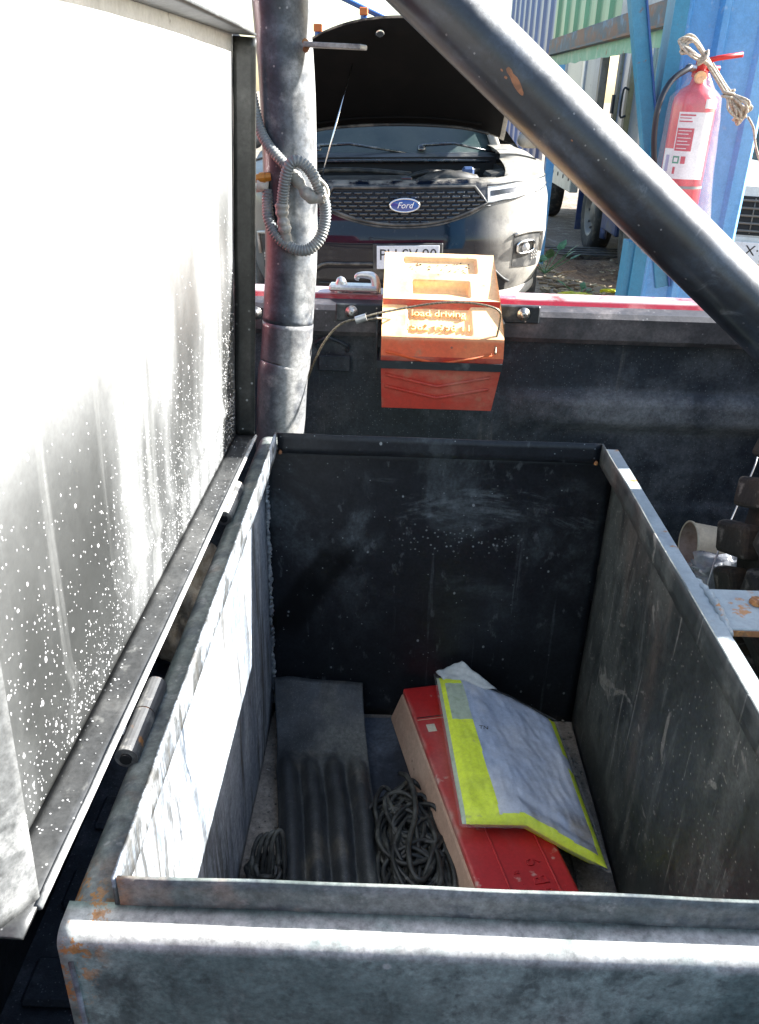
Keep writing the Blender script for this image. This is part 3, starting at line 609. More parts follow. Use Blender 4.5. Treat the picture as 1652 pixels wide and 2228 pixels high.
# conduits on the hoop (traced over a zoom of the photo, lying against the tube's near face)
def zp(zx, zy, Y): return atY((620+zx/6.1875)*.8704, (320+zy/6.1875)*.8704, Y)
def corr(r, period=.0040, amp=.09):
    return lambda s, t: r*(1+amp*math.sin(2*math.pi*s/period))
def dense(pts, step=.00085):
    P = catmull(pts, 24); out = [P[0]]; acc = 0.
    for a, b in zip(P, P[1:]):
        d = (b-a).length
        while acc+d >= step and d > 0:
            t = (step-acc)/d; a = a.lerp(b, t); out.append(a); d = (b-a).length; acc = 0.
        acc += d
    out.append(P[-1]); return out
cdt = thing('corrugated_conduit', 'grey corrugated cable conduit knotted in a loop on the upright roll bar tube', 'conduit', zp(700, 1880, 1.19))
YA = 1.192
obj('supply_hose', tube(dense([zp(-250, -1500, 1.225), zp(-60, -1050, 1.225), zp(80, -400, 1.222), zp(180, 0, 1.216), zp(290, 230, 1.208), zp(420, 400, 1.200), zp(560, 555, 1.196), zp(700, 720, 1.196)]), corr(.0072), 10), 'conduit', cdt, smooth=True)
obj('loop', tube(dense([zp(320, 960, 1.215), zp(305, 1150, 1.21), zp(330, 1430, 1.20), zp(470, 1690, 1.192), zp(700, 1860, 1.190), zp(920, 1885, 1.190), zp(1100, 1730, 1.195), zp(1185, 1480, 1.20), zp(1195, 1230, 1.20), zp(1150, 1060, 1.195), zp(1060, 830, 1.187), zp(950, 650, 1.185), zp(810, 530, 1.182), zp(690, 530, 1.180), zp(610, 660, 1.180), zp(560, 900, 1.184), zp(530, 1180, 1.190)]), corr(.0078), 10), 'conduit', cdt, smooth=True)
obj('taped_end', tube(catmull([zp(528, 1170, 1.190), zp(525, 1290, 1.189), zp(540, 1420, 1.188), zp(570, 1560, 1.189), zp(600, 1790, 1.192)], 6), lambda s, t: .0085*(1+.12*math.sin(s*260)+.1*math.sin(s*610)), 10), 'tape', cdt, smooth=True)
obj('taped_joint', tube(catmull([zp(700, 720, 1.196), zp(800, 860, 1.192), zp(900, 1000, 1.190), zp(1040, 1090, 1.189), zp(1170, 1070, 1.190)], 6), lambda s, t: .0082*(1+.16*math.sin(s*230)+.1*math.sin(s*520)), 10), 'tape', cdt, smooth=True)
obj('cable_tie', tube(catmull([zp(1090, 770, 1.185), zp(1210, 900, 1.185), zp(1240, 1040, 1.187), zp(1180, 1060, 1.178)], 6), .0022, 6), 'ivory', cdt, smooth=True)
obj('fitting', lathe([(.001, -.012), (.0055, -.012), (.006, -.004), (.0075, -.004), (.0075, .004), (.006, .004), (.006, .012), (.001, .012)], zp(230, 770, 1.215), (1, 0, .15), 12), 'brass', cdt, smooth=False)
obj('collar', lathe([(.001, -.010), (.010, -.010), (.007, 0), (.008, .006), (.001, .006)], zp(255, 900, 1.215), (1, 0, -.1), 10), 'ivory', cdt, smooth=True)

# ================================================================== STEEL TOOL BOX WITH OPEN LID
tb = thing('tool_box', 'big black steel tool box with its hinged lid standing open', 'tool box', (.07, .70, BZ+.012))
ZR, ZL, ZF = 1.03, 1.005, .52
lipX0, lipX1, lipY0, lipY1 = -.154, .294, .337, 1.056
def wavy_wall(name, fn, m, nu, nv, t=.003):
    return solid(obj(name, grid(fn, nu, nv), m, tb, smooth=True), t, 0)
# inner walls as thin, slightly dented sheets
wavy_wall('left_wall', lambda u, v: (-.177+.0022*nz(u*4, v*3, 1), .312+(1.082-.312)*u, ZF+(.985-ZF)*v), 'wall_left', 40, 30)
wavy_wall('right_wall', lambda u, v: (.3245+.0015*nz(u*4, v*3, 5), .312+(1.082-.312)*u, ZF+(.999-ZF)*v), 'wall_right', 40, 30)
wavy_wall('back_wall', lambda u, v: (-.1755+(.323+.1755)*u, 1.084+.0012*nz(u*4, v*4, 9), ZF+(.999-ZF)*v), 'wall_back', 40, 30)
wavy_wall('inner_front_wall', lambda u, v: (-.1755+(.323+.1755)*u, .3185, ZF+(.985-ZF)*v), 'wall_right', 4, 4)
obj('box_floor', bx(-.181, .326, .317, 1.09, BZ+.0125, ZF-.0005), 'box_floor', tb)
# outer front skin: rounded bend into the ledge
def prof_front():
    p = [(.3145, BZ+.013)]
    r = .0085
    for k in range(9):
        a = math.pi/2*k/8; p.append((.3145+r-r*math.cos(a), ZL-r+r*math.sin(a)))
    p.append((lipY0+.0005, ZL+.0005))
    return p
pf = prof_front()
def loft(prof, a, b, n, axis, wob=0.0):
    bm = BM(); V = []
    for i in range(n+1):
        t = a+(b-a)*i/n; row = []
        for (q, z) in prof:
            w = wob*nz(t*5, z*4, 2.3)
            row.append(bm.verts.new((t, q+w, z+w*.4) if axis == 'X' else (q+w, t, z+w*.4)))
        V.append(row)
    for i in range(n):
        for j in range(len(prof)-1): bm.faces.new((V[i][j], V[i+1][j], V[i+1][j+1], V[i][j+1]))
    return bm
solid(obj('front_wall', loft(pf, -.1835, .332, 60, 'X', .0016), 'box_out', tb, smooth=True), .0025, 0)
pl = [(-.1835, BZ+.013)]
for k in range(9):
    a = math.pi/2*k/8; pl.append((-.1835+.012-.012*math.cos(a), ZL-.012+.012*math.sin(a)))
pl.append((lipX0-.0012, ZL))
solid(obj('left_ledge', loft(pl, .326, 1.10, 50, 'Y', .0008), 'ledge', tb, smooth=True), .0025, 0)
obj('right_ledge', bx(lipX1+.0012, .3285, .327, 1.0995, ZL-.003, ZL), 'grey_bar', tb)
obj('right_skin', bx(.3262, .3288, .327, 1.1, BZ+.013, ZL-.0035), 'box_out', tb)
obj('back_ledge', bx(lipX0, lipX1+.0008, lipY1+.0012, 1.10, ZL-.003, ZL), 'ledge', tb)
obj('back_skin', bx(-.181, .3255, 1.0975, 1.1, BZ+.013, ZL-.0035), 'box_out', tb)
# upstanding lips
def lip(name, a, b, m):
    a, b = Vector(a), Vector(b); n = 40
    d = (b-a); bm = BM()
    def f(u, v):
        p = a+d*u; w = .0012*nz(u*6, a.x*9, a.y*5)
        perp = Vector((-d.y, d.x, 0)).normalized()
        return p+perp*w+Vector((0, 0, (ZL-.004)*(1-v)+(ZR+.0014*nz(u*5, a.x*4+2, a.y*3))*v))
    return solid(obj(name, grid(f, n, 3), m, tb, smooth=True), .0024, 0)
lip('front_lip', (lipX0+.002, lipY0, 0), (lipX1-.002, lipY0, 0), 'ledge')
lip('front_lip_end', (lipX1+.0, lipY0, 0), (.3285, lipY0+.0, 0), 'ledge')
lip('back_lip', (lipX0+.002, lipY1, 0), (lipX1-.002, lipY1, 0), 'wall_back')
lip('left_lip', (lipX0, lipY0-.001, 0), (lipX0, lipY1+.001, 0), 'wall_left')
lip('right_lip', (lipX1, lipY0-.001, 0), (lipX1, lipY1+.001, 0), 'wall_right')
# weld bead in the back left corner
bead = [Vector((-.1735+.0015*random.uniform(-1, 1), 1.0815+.001*random.uniform(-1, 1), ZF+.02+(.975-ZF-.02)*i/170)) for i in range(171)]
obj('weld_bead', tube(bead, lambda s, t: .0026+.0016*abs(math.sin(s*330))+.0008*math.sin(s*97), 7), 'weld', tb, smooth=True)
for (x, y) in ((lipX0+.006, lipY1-.003), (lipX1-.006, lipY1-.003)):
    obj('weld_spot', lathe([(.0006, .002), (.0018, .0015), (.0026, 0), (.003, -.003)], (x, y, ZL-.001), (0, -.3, 1), 10), 'rust', tb, smooth=True)
# mounting bar on the right
obj('mounting_bar', bx(.3295, .60, .665, .737, .9935, 1.0005, bev=.001), 'grey_bar', tb)
obj('bar_edge', bx(.331, .598, .6635, .6648, .9925, .9985), 'rust', tb)
obj('bar_weld', tube(catmull([(.330, .655, .999), (.3315, .69, 1.0035), (.3315, .72, 1.0035), (.330, .752, .999)], 8), lambda s, t: .0048+.001*math.sin(s*420), 8), 'grey_bar', tb, smooth=True)
p = atZ(1649, 1312, 1.0015)
obj('bar_bolt', lathe([(.001, .004), (.007, .004), (.009, 0)], p, (0, 0, 1), 8), 'rust', tb)
# hinges
def hinge(p0, p1, parent):
    p0, p1 = Vector(p0), Vector(p1); m = (p0+p1)/2+(p1-p0)*.06
    d = (p1-p0).normalized()
    h = obj('hinge_barrel', cyl(p0, m-d*.0006, .0088, 20), 'hinge', parent, smooth=False)
    obj('hinge_barrel', cyl(m+d*.0006, p1, .0088, 20), 'hinge', parent)
    obj('hinge_pin', cyl(p0-d*.002, p1+d*.002, .0045, 12), 'engine_dark', parent)
    obj('hinge_ring', cyl(m-d*.0006, m+d*.0006, .0080, 20), 'rust', parent)
for (a, b) in (((488, 1128), (516, 1060)), ((278, 1650), (338, 1490))):
    za = 1.0095; pa = atZ(a[0], a[1], za); pb = atZ(b[0], b[1], za); xh = (pa.x+pb.x)/2
    hinge((xh, pa.y, za), (xh, pb.y, za), tb)

# lid: a shallow pan, hinged on the left side, leaning a touch past square
LX, LZ0, LZ1, LY0, LY1, LD = -.2125, 1.0195, 1.506, .302, 1.067, .0265
lean = math.atan2(.021, .479)
LT = Matrix.Translation((LX, 0, LZ0)) @ Matrix.Rotation(lean, 4, 'Y')
LH = (LZ1-LZ0)/math.cos(lean)
def lidp(y, v, n): return LT @ Vector((n-.014*(LY1-y), y, v))
def lid_def(y, v):
    e = min(1., min(y-LY0, LY1-y)/.06)*min(1., min(v, LH-v)/.06)
    return e*(.0030*nz(y*3.1, v*3.3, 4)+.0012*nz(y*9, v*9, 2)) + .0035*math.exp(-((v-.045-.02*y)/.010)**2)*e
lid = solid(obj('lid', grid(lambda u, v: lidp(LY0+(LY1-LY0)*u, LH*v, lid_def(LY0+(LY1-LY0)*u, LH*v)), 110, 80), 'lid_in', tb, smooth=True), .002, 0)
def lid_strip(name, f, m, n=50):
    o = solid(obj(name, grid(f, n, 4), m, lid, smooth=True), .0024, 0); return o
lid_strip('flange', lambda u, v: lidp(LY0+(LY1-LY0)*u, .0012+.0008*nz(u*7), .0015+(LD)*v), 'lid_flange')
lid_strip('flange', lambda u, v: lidp(LY0+(LY1-LY0)*u, LH-.0012+.006*math.sin(math.pi*u)*v+.003*nz(u*3.2, 7)*v, .0015+(LD+.002*nz(u*4, 3))*v), 'lid_top_flange')
lid_strip('flange', lambda u, v: lidp(LY1-.0012, .003+(LH-.007)*u, .0015+LD*v+.0006*nz(u*8, 1)), 'lid_flange_dark')
def near_fl(u, v):
    y_ = interp_([(0, LY0), (.45, LY0+.003), (1, LY0+.026)], v); n_ = interp_([(0, .0005), (.45, .012), (1, LD)], v)
    return lidp(y_, .003+(LH-.007)*u, n_)
def interp_(t, x):
    for (a, fa), (b, fb) in zip(t, t[1:]):
        if x <= b: return fa+(fb-fa)*(x-a)/(b-a)
    return t[-1][1]
solid(obj('flange', grid(near_fl, 40, 12), 'lid_near', lid, smooth=True), .0024, 0)
obj('hem', tube([lidp(LY0+.02+(LY1-LY0-.02)*i/40, .0015+.0006*nz(i*.3), LD+.0022) for i in range(41)], .0026, 8), 'lid_flange_dusty', lid, smooth=True)
# drops of water on the lid
def drop_mesh(bm, c, r, n, long):
    q = n.to_track_quat('Z', 'Y'); seg = 7
    top = bm.verts.new(c+q @ Vector((0, 0, r*.55))); rings = []
    for h, rr in ((.40, .6), (.0, 1.)):
        rings.append([bm.verts.new(c+q @ Vector((rr*r*math.cos(2*math.pi*k/seg), rr*r*long*math.sin(2*math.pi*k/seg), h*r))) for k in range(seg)])
    for k in range(seg):
        bm.faces.new((top, rings[0][k], rings[0][(k+1) % seg])); bm.faces.new((rings[0][k], rings[1][k], rings[1][(k+1) % seg], rings[0][(k+1) % seg]))
rnd = random.Random(3); bm = BM(); nrm = (LT.to_3x3() @ Vector((1, 0, 0))).normalized()
cnt = 0
while cnt < 3600:
    y = rnd.uniform(LY0+.02, LY1-.006); v = rnd.uniform(.004, LH*.72)
    pr = .25*(1-smooth01(v, .12, .34))+.6*(1-smooth01(v, .03, .22))+.5*smooth01(y, .96, 1.05)*(1-smooth01(v, .1, .40))
    if rnd.random() > pr*(.35+1.2*max(0, nz(y*7, v*7, 3)+.3)): continue
    r = rnd.choice((.0004, .0005, .0006, .0008)) if rnd.random() < .965 else rnd.uniform(.0010, .0018)
    drop_mesh(bm, lidp(y, v, lid_def(y, v)+.0010), r, nrm, rnd.uniform(1., 1.7)); cnt += 1
for k in range(90):
    y = rnd.uniform(LY0+.01, LY1-.01); n_ = rnd.uniform(.004, LD-.003)
    drop_mesh(bm, lidp(y, .0026, n_), rnd.choice((.0004, .0006, .0008)), (LT.to_3x3() @ Vector((0, 0, 1))).normalized(), 1.2)
o = obj('water_drops', bm, 'drop', lid, smooth=True); o['kind'] = 'stuff'

# ================================================================== WHEEL CHOCK IN ITS HOLDER
ck = thing('wheel_chock', 'orange plastic wheel chock with moulded pockets strapped over the bed rail', 'wheel chock', (.075, 1.33, 1.0))
kx0, kx1 = -.0155, .1655
# sloped upper face as a grid with real pockets
A = Vector((0, 1.270, 1.112)); B = Vector((0, 1.4305, 1.2123))
ku = (B-A); KL = ku.length; ku.normalize(); kn = Vector((0, -ku.z, ku.y))
def rect(s, t, s0, s1, t0, t1, e=.03):
    return smooth01(s, s0-e, s0+e)*smooth01(s, s1+e, s1-e)*smooth01(t, t0-e, t0+e)*smooth01(t, t1+e, t1-e) if True else 0
def ssm(x, a, b): return smooth01(x, a, b) if a < b else 1-smooth01(x, b, a)
def pocket(s, t):
    d = 0.
    def r_(s0, s1, t0, t1, e): return ssm(s, s0, s0+e)*ssm(s, s1, s1-e)*ssm(t, t0, t0+e)*ssm(t, t1, t1-e)
    d += .0055*r_(.16, .84, .755, .945, .022)
    d += .016*r_(.25, .76, .465, .665, .02)
    d += .0045*r_(.21, .76, .03, .385, .022)
    return d
def chock_top(u, v):
    x = kx0+(kx1-kx0)*u+(.010*(1-v) if u > .5 else -.0)*(u-.5)*2
    p = A+ku*(KL*v); return Vector((x, p.y, p.z))-kn*pocket(u, v)+kn*.0006*nz(u*6, v*6, 3)
NU, NV = 110, 90
bm = grid(chock_top, NU, NV)
obj('top_face', bm, 'chock', ck, smooth=True)
# the body below and behind
prof = [(1.2705, 1.1115), (1.262, 1.084), (1.2635, 1.075), (1.276, .9935), (1.328, .9935), (1.328, 1.158), (1.442, 1.158), (1.442, 1.206), (1.4305, 1.2118)]
bm = BM(); n = len(prof)
def cx_(i, s):
    y, z = prof[i]; base = kx0 if s < 0 else kx1+.010*ssm(z, 1.22, 1.11)
    if z < 1.08: base += (-s)*.010*(1.08-z)/.086*(1 if s > 0 else .35)
    return base
La = [bm.verts.new((cx_(i, -1), *prof[i])) for i in range(n)]; Lb = [bm.verts.new((cx_(i, 1), *prof[i])) for i in range(n)]
for i in range(n-1): bm.faces.new((La[i], Lb[i], Lb[i+1], La[i+1]))
bm.faces.new(La[:][::-1]); bm.faces.new(Lb)
bmesh.ops.triangulate(bm, faces=[f for f in bm.faces if len(f.verts) > 4])
for f in bm.faces:
    c = f.calc_center_median()
    if c.z < 1.09 and abs(f.normal.x) < .8: f.material_index = 1
o = obj('body', bm, ['chock', 'chock_low'], ck)
# side caps of the sloped part
for x, s in ((kx0, -1), (kx1+.006, 1)):
    pass
# raised chevron grip ribs on the lower front
zc = [1.066, 1.046, 1.026, 1.010]
for k, z in enumerate([1.088, 1.050, 1.030]):
    def fy(zz): return 1.262+(1.276-1.262)*max(0, (1.084-zz))/.0905 if zz < 1.084 else 1.262+(zz-1.084)*.31
    mid = (kx0+kx1)/2
    pts = [Vector((kx0+.008, fy(z+.002)-.0002, z+.002)), Vector((mid, fy(z-.016)-.0002, z-.016)), Vector((kx1-.008, fy(z+.002)-.0002, z+.002))]
    obj('grip_rib', tube(pts, .0028, 6), 'chock_low' if k else 'chock', ck, smooth=True)
TM = Matrix(((1, 0, 0), (0, ku.y, kn.y), (0, ku.z, kn.z))).to_4x4()
def on_top(s, t, h): return Matrix.Translation(Vector((kx0+(kx1-kx0)*s, 0, 0))+Vector((0, (A+ku*KL*t).y, (A+ku*KL*t).z))+kn*h) @ TM
text('moulded_text', 'load driving', .0185, 'chock', ck, on_top(.49, .275, -.0035), .0032)
text('moulded_text', '1562 1958 11', .0190, 'chock', ck, on_top(.49, .120, -.0035), .0032)
rn = random.Random(5); bm = BM()
for i in range(26):
    s, t = rn.uniform(.22, .78), rn.uniform(.785, .915)
    q = on_top(s, t, -.0050); box(bm, (0, 0, 0), (rn.uniform(.001, .004), rn.uniform(.0006, .0014), .0012), q @ Matrix.Rotation(rn.uniform(-1, 1), 4, 'Z'))
o = obj('worn_print', bm, 'engine', ck); o['kind'] = 'stuff'

hd = thing('chock_holder', 'black flat steel band bracket holding the orange chock to the bed side', 'bracket', (.075, 1.33, 1.06))
zb = 1.0705
bm = BM()
loop = [(kx0-.006, 1.335), (kx0-.006, 1.2575), (kx1+.009, 1.2575), (kx1+.009, 1.335)]
lp2 = [(kx0-.003, 1.335), (kx0-.003, 1.2605), (kx1+.006, 1.2605), (kx1+.006, 1.335)]
prism(loop+lp2[::-1], 'Z', zb-.0060, zb+.0060, bm)
obj('band', bm, 'black_steel', hd)
obj('side_strap', bx(kx0-.0095, kx0-.0065, 1.29, 1.335, 1.045, 1.135), 'black_steel', hd)
obj('side_strap', bx(kx1+.0105, kx1+.013, 1.30, 1.335, 1.05, 1.13), 'black_steel', hd)

# wire lanyard
wl = thing('wire_lanyard', 'thin steel wire lanyard with crimp running over the orange chock', 'wire', atY(785, 692, 1.24))
pts = [atY(668, 830, 1.30), atY(681, 795, 1.275), atY(705, 745, 1.255), atY(740, 706, 1.245), atY(785, 692, 1.24), atY(830, 680, 1.25), atY(900, 667, 1.262), atY(960, 659, 1.262), atY(1020, 659, 1.262), atY(1070, 668, 1.262), atY(1088, 680, 1.265), atY(1088, 700, 1.275), atY(1080, 740, 1.275), atY(1078, 770, 1.259)]
obj('cable', tube(catmull(pts, 10), .0017, 8), 'wire', wl, smooth=True)
obj('cable', tube(catmull([atY(788, 697, 1.24), atY(825, 692, 1.255), atY(850, 694, 1.30)], 8), .0016, 8), 'wire', wl, smooth=True)
a, b = atY(774, 697, 1.24), atY(797, 690, 1.24)
obj('crimp', tube([a, b], .0058, 12, sx=.75), 'alu', wl, smooth=False)

# ================================================================== CONTENTS OF THE BOX
# rubber mat
def mat_pt(u, v):
    y = 1.074-.52*v
    t = (1.074-y)/.334
    xl = -.170+(.052)*min(t, 1.6); xr = -.027+(.0425)*min(t, 1.6)
    x = xl+(xr-xl)*u
    z = .5335+.062*max(0, 1-v/.20)**1.4
    rid = smooth01(v, .20, .30)
    z += rid*(.0185*(.5+.5*math.cos(2*math.pi*(u*4.0-.45)))**1.2)+.004*(1-rid)*nz(u*3, v*14)
    z += .003*nz(u*2, v*5, 2)
    x += .003*nz(v*6, u*2, 8); y += .004*nz(u*4, 3)*(1 if v < .3 else .3)
    if v < .02: z += .003*math.sin(u*5)
    return (x, y, z)
o = solid(obj('rubber_mat', grid(mat_pt, 70, 90), 'rubber', None, smooth=True), .004, -1)
tag(o, 'black ribbed rubber mat lying in the tool box against its back wall', 'rubber mat')
# scuffed sheet
o = obj('metal_sheet', box(BM(), (.035, .955, ZF+.0035), (.125, .235, .004), (R(4), 'Z'), bev=.001), 'plate_sheet')
tag(o, 'thin black scuffed sheet lying flat between rubber mat and red case', 'sheet')
# cords
def tangle(n, cx, cy, rx, ry, z0, z1, seed, r, pts=7):
    g = random.Random(seed); bm = BM()
    for k in range(n):
        a0 = g.uniform(0, 6.28); P = []
        ox, oy = g.uniform(-.35, .35)*rx, g.uniform(-.5, .5)*ry
        sx, sy = rx*g.uniform(.3, .85), ry*g.uniform(.22, .6)
        tw = g.uniform(-.5, .5)
        zb_ = z0+(z1-z0)*(k/n)
        for i in range(pts):
            a = a0+i*2*math.pi/pts*g.uniform(.9, 1.1)
            dx, dy = math.cos(a)*sx, math.sin(a)*sy
            x = max(-rx, min(rx, ox+dx*math.cos(tw)-dy*math.sin(tw))); y = max(-ry, min(ry, oy+dx*math.sin(tw)+dy*math.cos(tw)))
            P.append(Vector((cx+x+y*-.14, cy+y, zb_+g.uniform(-.006, .010))))
        tube(catmull(P, 7, closed=True), r, 7, bm, closed=True)
    return bm
bm = tangle(64, .052, .775, .048, .140, ZF+.008, ZF+.036, 11, .0034)
tube(catmull([(.036, .93, .540), (.046, .900, .562), (.055, .86, .568), (.055, .82, .566), (.046, .775, .568), (.050, .735, .566), (.064, .725, .562), (.080, .76, .555), (.078, .80, .545)], 8), .0038, 8, bm)
o = obj('black_cord', bm, 'cord', None, smooth=True)
tag(o, 'large tangled heap of black cord between rubber mat and red case', 'cord')
bm = tangle(9, -.140, .735, .026, .050, ZF+.008, ZF+.040, 23, .0036)
for k in range(4):
    x0 = -.150+.008*k
    tube(catmull([(x0-.010, .72, .535), (x0-.004, .755, .575+.004*k), (x0+.006, .765, .584+.003*k), (x0+.012, .745, .565), (x0+.012, .72, .535)], 7), .0032, 7, bm)
o = obj('black_cord', bm, 'cord', None, smooth=True)
tag(o, 'small loop of black cord squeezed between rubber mat and left box wall', 'cord')

# red case
cs = thing('plastic_case', 'long flat red plastic case with pale dusty side and moulded GB lettering', 'case', (.0, .0, 0), (0, 0, 0))
c0 = Vector((.0368, 1.062)); dirv = Vector((.0905, -.378)).normalized(); per = Vector((-dirv.y, dirv.x))
W_, L_, ztop, zbot = .1235, .60, .595, ZF+.004
# local frame: x across, y along (towards the back), z up; origin at the middle of the bottom
ctr = c0+dirv*L_/2+per*W_/2
cs.location = (ctr.x, ctr.y, zbot); cs.rotation_euler = (0, 0, math.atan2(per.y, per.x))
hh = ztop-zbot
sbm = box(BM(), (0, 0, hh*.43), (W_, L_, hh*.86), bev=.004, seg=2)
for v in sbm.verts:
    k_ = max(0., 1-v.co.z/(hh*.86)); v.co.x += .015*k_*(-1 if v.co.x < 0 else .4); v.co.y += .012*k_*(1 if v.co.y > 0 else -1)
obj('shell', sbm, 'case_side', cs, False)
obj('cover', box(BM(), (0, 0, hh*.915), (W_-.002, L_-.002, hh*.17), bev=.0035, seg=2), 'case_red', cs, False)
obj('seam', box(BM(), (0, L_/2-.075, hh+.0002), (W_-.01, .0016, .0008)), 'engine', cs, False)
obj('seam', box(BM(), (0, L_/2-.080, hh+.0002), (W_-.01, .0010, .0008)), 'case_side', cs, False)
obj('ridge', box(BM(), (-.022, -.09, hh+.0006), (.0022, .36, .0026), bev=.0006), 'case_red', cs, False)
obj('ridge', box(BM(), (.038, -.09, hh+.0006), (.0022, .36, .0026), bev=.0006), 'case_red', cs, False)
obj('sticker', box(BM(), (-.040, L_/2-.100, hh+.0004), (.013, .016, .0006)), 'paper', cs, False)
text('moulded_text', 'GB 9', .027, 'case_red', cs, Matrix.Translation((.021, -.085, hh+.0003)) @ Matrix.Rotation(R(90), 4, 'Z'), .0012, spacing=1.2)
text('moulded_text', 'R . ?', .010, 'case_red', cs, Matrix.Translation((-.006, -.10, hh+.0003)) @ Matrix.Rotation(R(90), 4, 'Z'), .0010, spacing=1.4) if False else None
text('moulded_text', 'R . R . . R', .010, 'case_red', cs, Matrix.Translation((-.006, -.095, hh+.0003)) @ Matrix.Rotation(R(90), 4, 'Z'), .0010, spacing=1.3)

# folded hi-vis vest in its clear bag, resting on the case and sloping to the right wall
vs = thing('packed_vest', 'yellow and silver safety vest folded in a clear plastic bag on the red case', 'safety vest', (.19, .88, .59))
zl, zr_ = .6165, .604
def zpos(px, py, z): return atZ(px, py, z)
bot = [zpos(1006, 1793, zl), zpos(1146, 1796, .617), zpos(1240, 1850, .607), zpos(1322, 1890, zr_-.012)]
top = [zpos(950, 1475, zl), zpos(1010, 1478, .622), zpos(1110, 1520, .614), zpos(1207, 1572, zr_)]
def poly(P, s):
    t = s*3; i = min(2, int(t)); return P[i].lerp(P[i+1], t-i)
botc = [bot[0], bot[1], bot[2], bot[3]]
def bs(s):
    # bottom edge: corner (kink) at s=.40
    return bot[0].lerp(bot[1], s/.42) if s < .42 else (bot[1].lerp(bot[3], (s-.42)/.58)+Vector((0, -.002*math.sin((s-.42)/.58*math.pi), 0)))
def ts(s): return poly(top, s)
def vest_pt(s, t, up=1):
    p = ts(s).lerp(bs(s), t)
    e = min(1., min(s, 1-s)/.10)*min(1., min(t, 1-t)/.08)
    e = math.sin(e*math.pi/2)**.6
    wr = .0020*nz(s*7, t*4, 2)+.0010*nz(s*20, t*16, 5)
    fold = -.004*math.exp(-((t-.80-.12*s)/.035)**2)*smooth01(s, .3, .5)
    return Vector((p.x, p.y, p.z+.000+(.010*e+(wr+fold)*e if up > 0 else -.020*e)))
def vest_mat(s, t):
    ys = .055+.01*math.sin(t*9)
    if s < .03: return 2
    if t < .08 and s < .26: return 0
    if s < .075: return 0
    if s < .275-.02*(t): return 2 if .13 < t < .36 else (0 if t > .36 else 2)
    if t > .958+.006*math.sin(s*9): return 0
    if s > .945: return 0 if not (.32 < t < .42) else 1
    return 1
obj('vest', grid(lambda s, t: vest_pt(s, t), 150, 170, mi=vest_mat), ['hivis', 'vest_white', 'hivis_pale'], vs, smooth=True)
obj('underside', grid(lambda s, t: vest_pt(s, t, -1), 30, 30), 'hivis', vs, smooth=True)
def bag_pt(s, t):
    s2, t2 = -.022+1.044*s, -.02+1.04*t
    p = ts(max(0, min(1, s2))).lerp(bs(max(0, min(1, s2))), max(0, min(1, t2)))
    q = vest_pt(max(0, min(1, s2)), max(0, min(1, t2)))
    ex = (ts(1)-ts(0)).normalized()
    d = Vector((0, 0, .0016+.0012*nz(s*14, t*12, 7)))
    if s2 < 0: d += ex*(s2*.20)
    if s2 > 1: d += ex*((s2-1)*.20)
    if t2 > 1: d += Vector((0, -(t2-1)*.3, -.001))
    if t2 < 0: d += Vector((0, -t2*.3, 0))
    return q+d
obj('clear_bag', grid(bag_pt, 70, 80), 'clear_film', vs, smooth=True)
# open flap of the bag standing up at the far corner
f0, f1, f2, f3 = zpos(948, 1462, .626), zpos(1005, 1438, .648), zpos(1082, 1500, .632), zpos(985, 1500, .622)
def flap(u, v):
    p = f0.lerp(f1, u).lerp(f3.lerp(f2, u), v)
    return p+Vector((0, 0, .003*nz(u*5, v*5)))
solid(obj('bag_flap', grid(flap, 14, 14), 'white_film', vs, smooth=True), .0006)
text('printed_mark', 'TN', .010, 'ink', vs, Matrix.Translation(vest_pt(.34, .42)+Vector((0, 0, .0006))) @ Matrix.Rotation(R(-6), 4, 'Z'), .0002)
# cardboard strip on the floor along the right wall
o = obj('cardboard_strip', box(BM(), (.2955, .90, ZF+.0025), (.05, .34, .003), bev=.0006), 'box_floor'); tag(o, 'brown cardboard strip lying on the box floor along the right wall', 'cardboard')

g = random.Random(77); bm = BM()
for k in range(420):
    x, y = g.uniform(-.170, .318), g.uniform(.6, 1.078)
    if g.random() < .5: x = g.choice((g.uniform(-.172, -.12), g.uniform(.27, .318)))
    r_ = g.choice((.0006, .001, .0014, .0022)); box(bm, (x, y, ZF+r_*.4+(.0045 if .26 < x else .0)), (r_*2, r_*1.4, r_), Matrix.Rotation(g.uniform(0, 3), 4, 'Z'))
o = obj('grit', bm, 'stone'); o['kind'] = 'stuff'; o['label'] = 'loose grit scattered over the tool box floor'; o['category'] = 'grit'
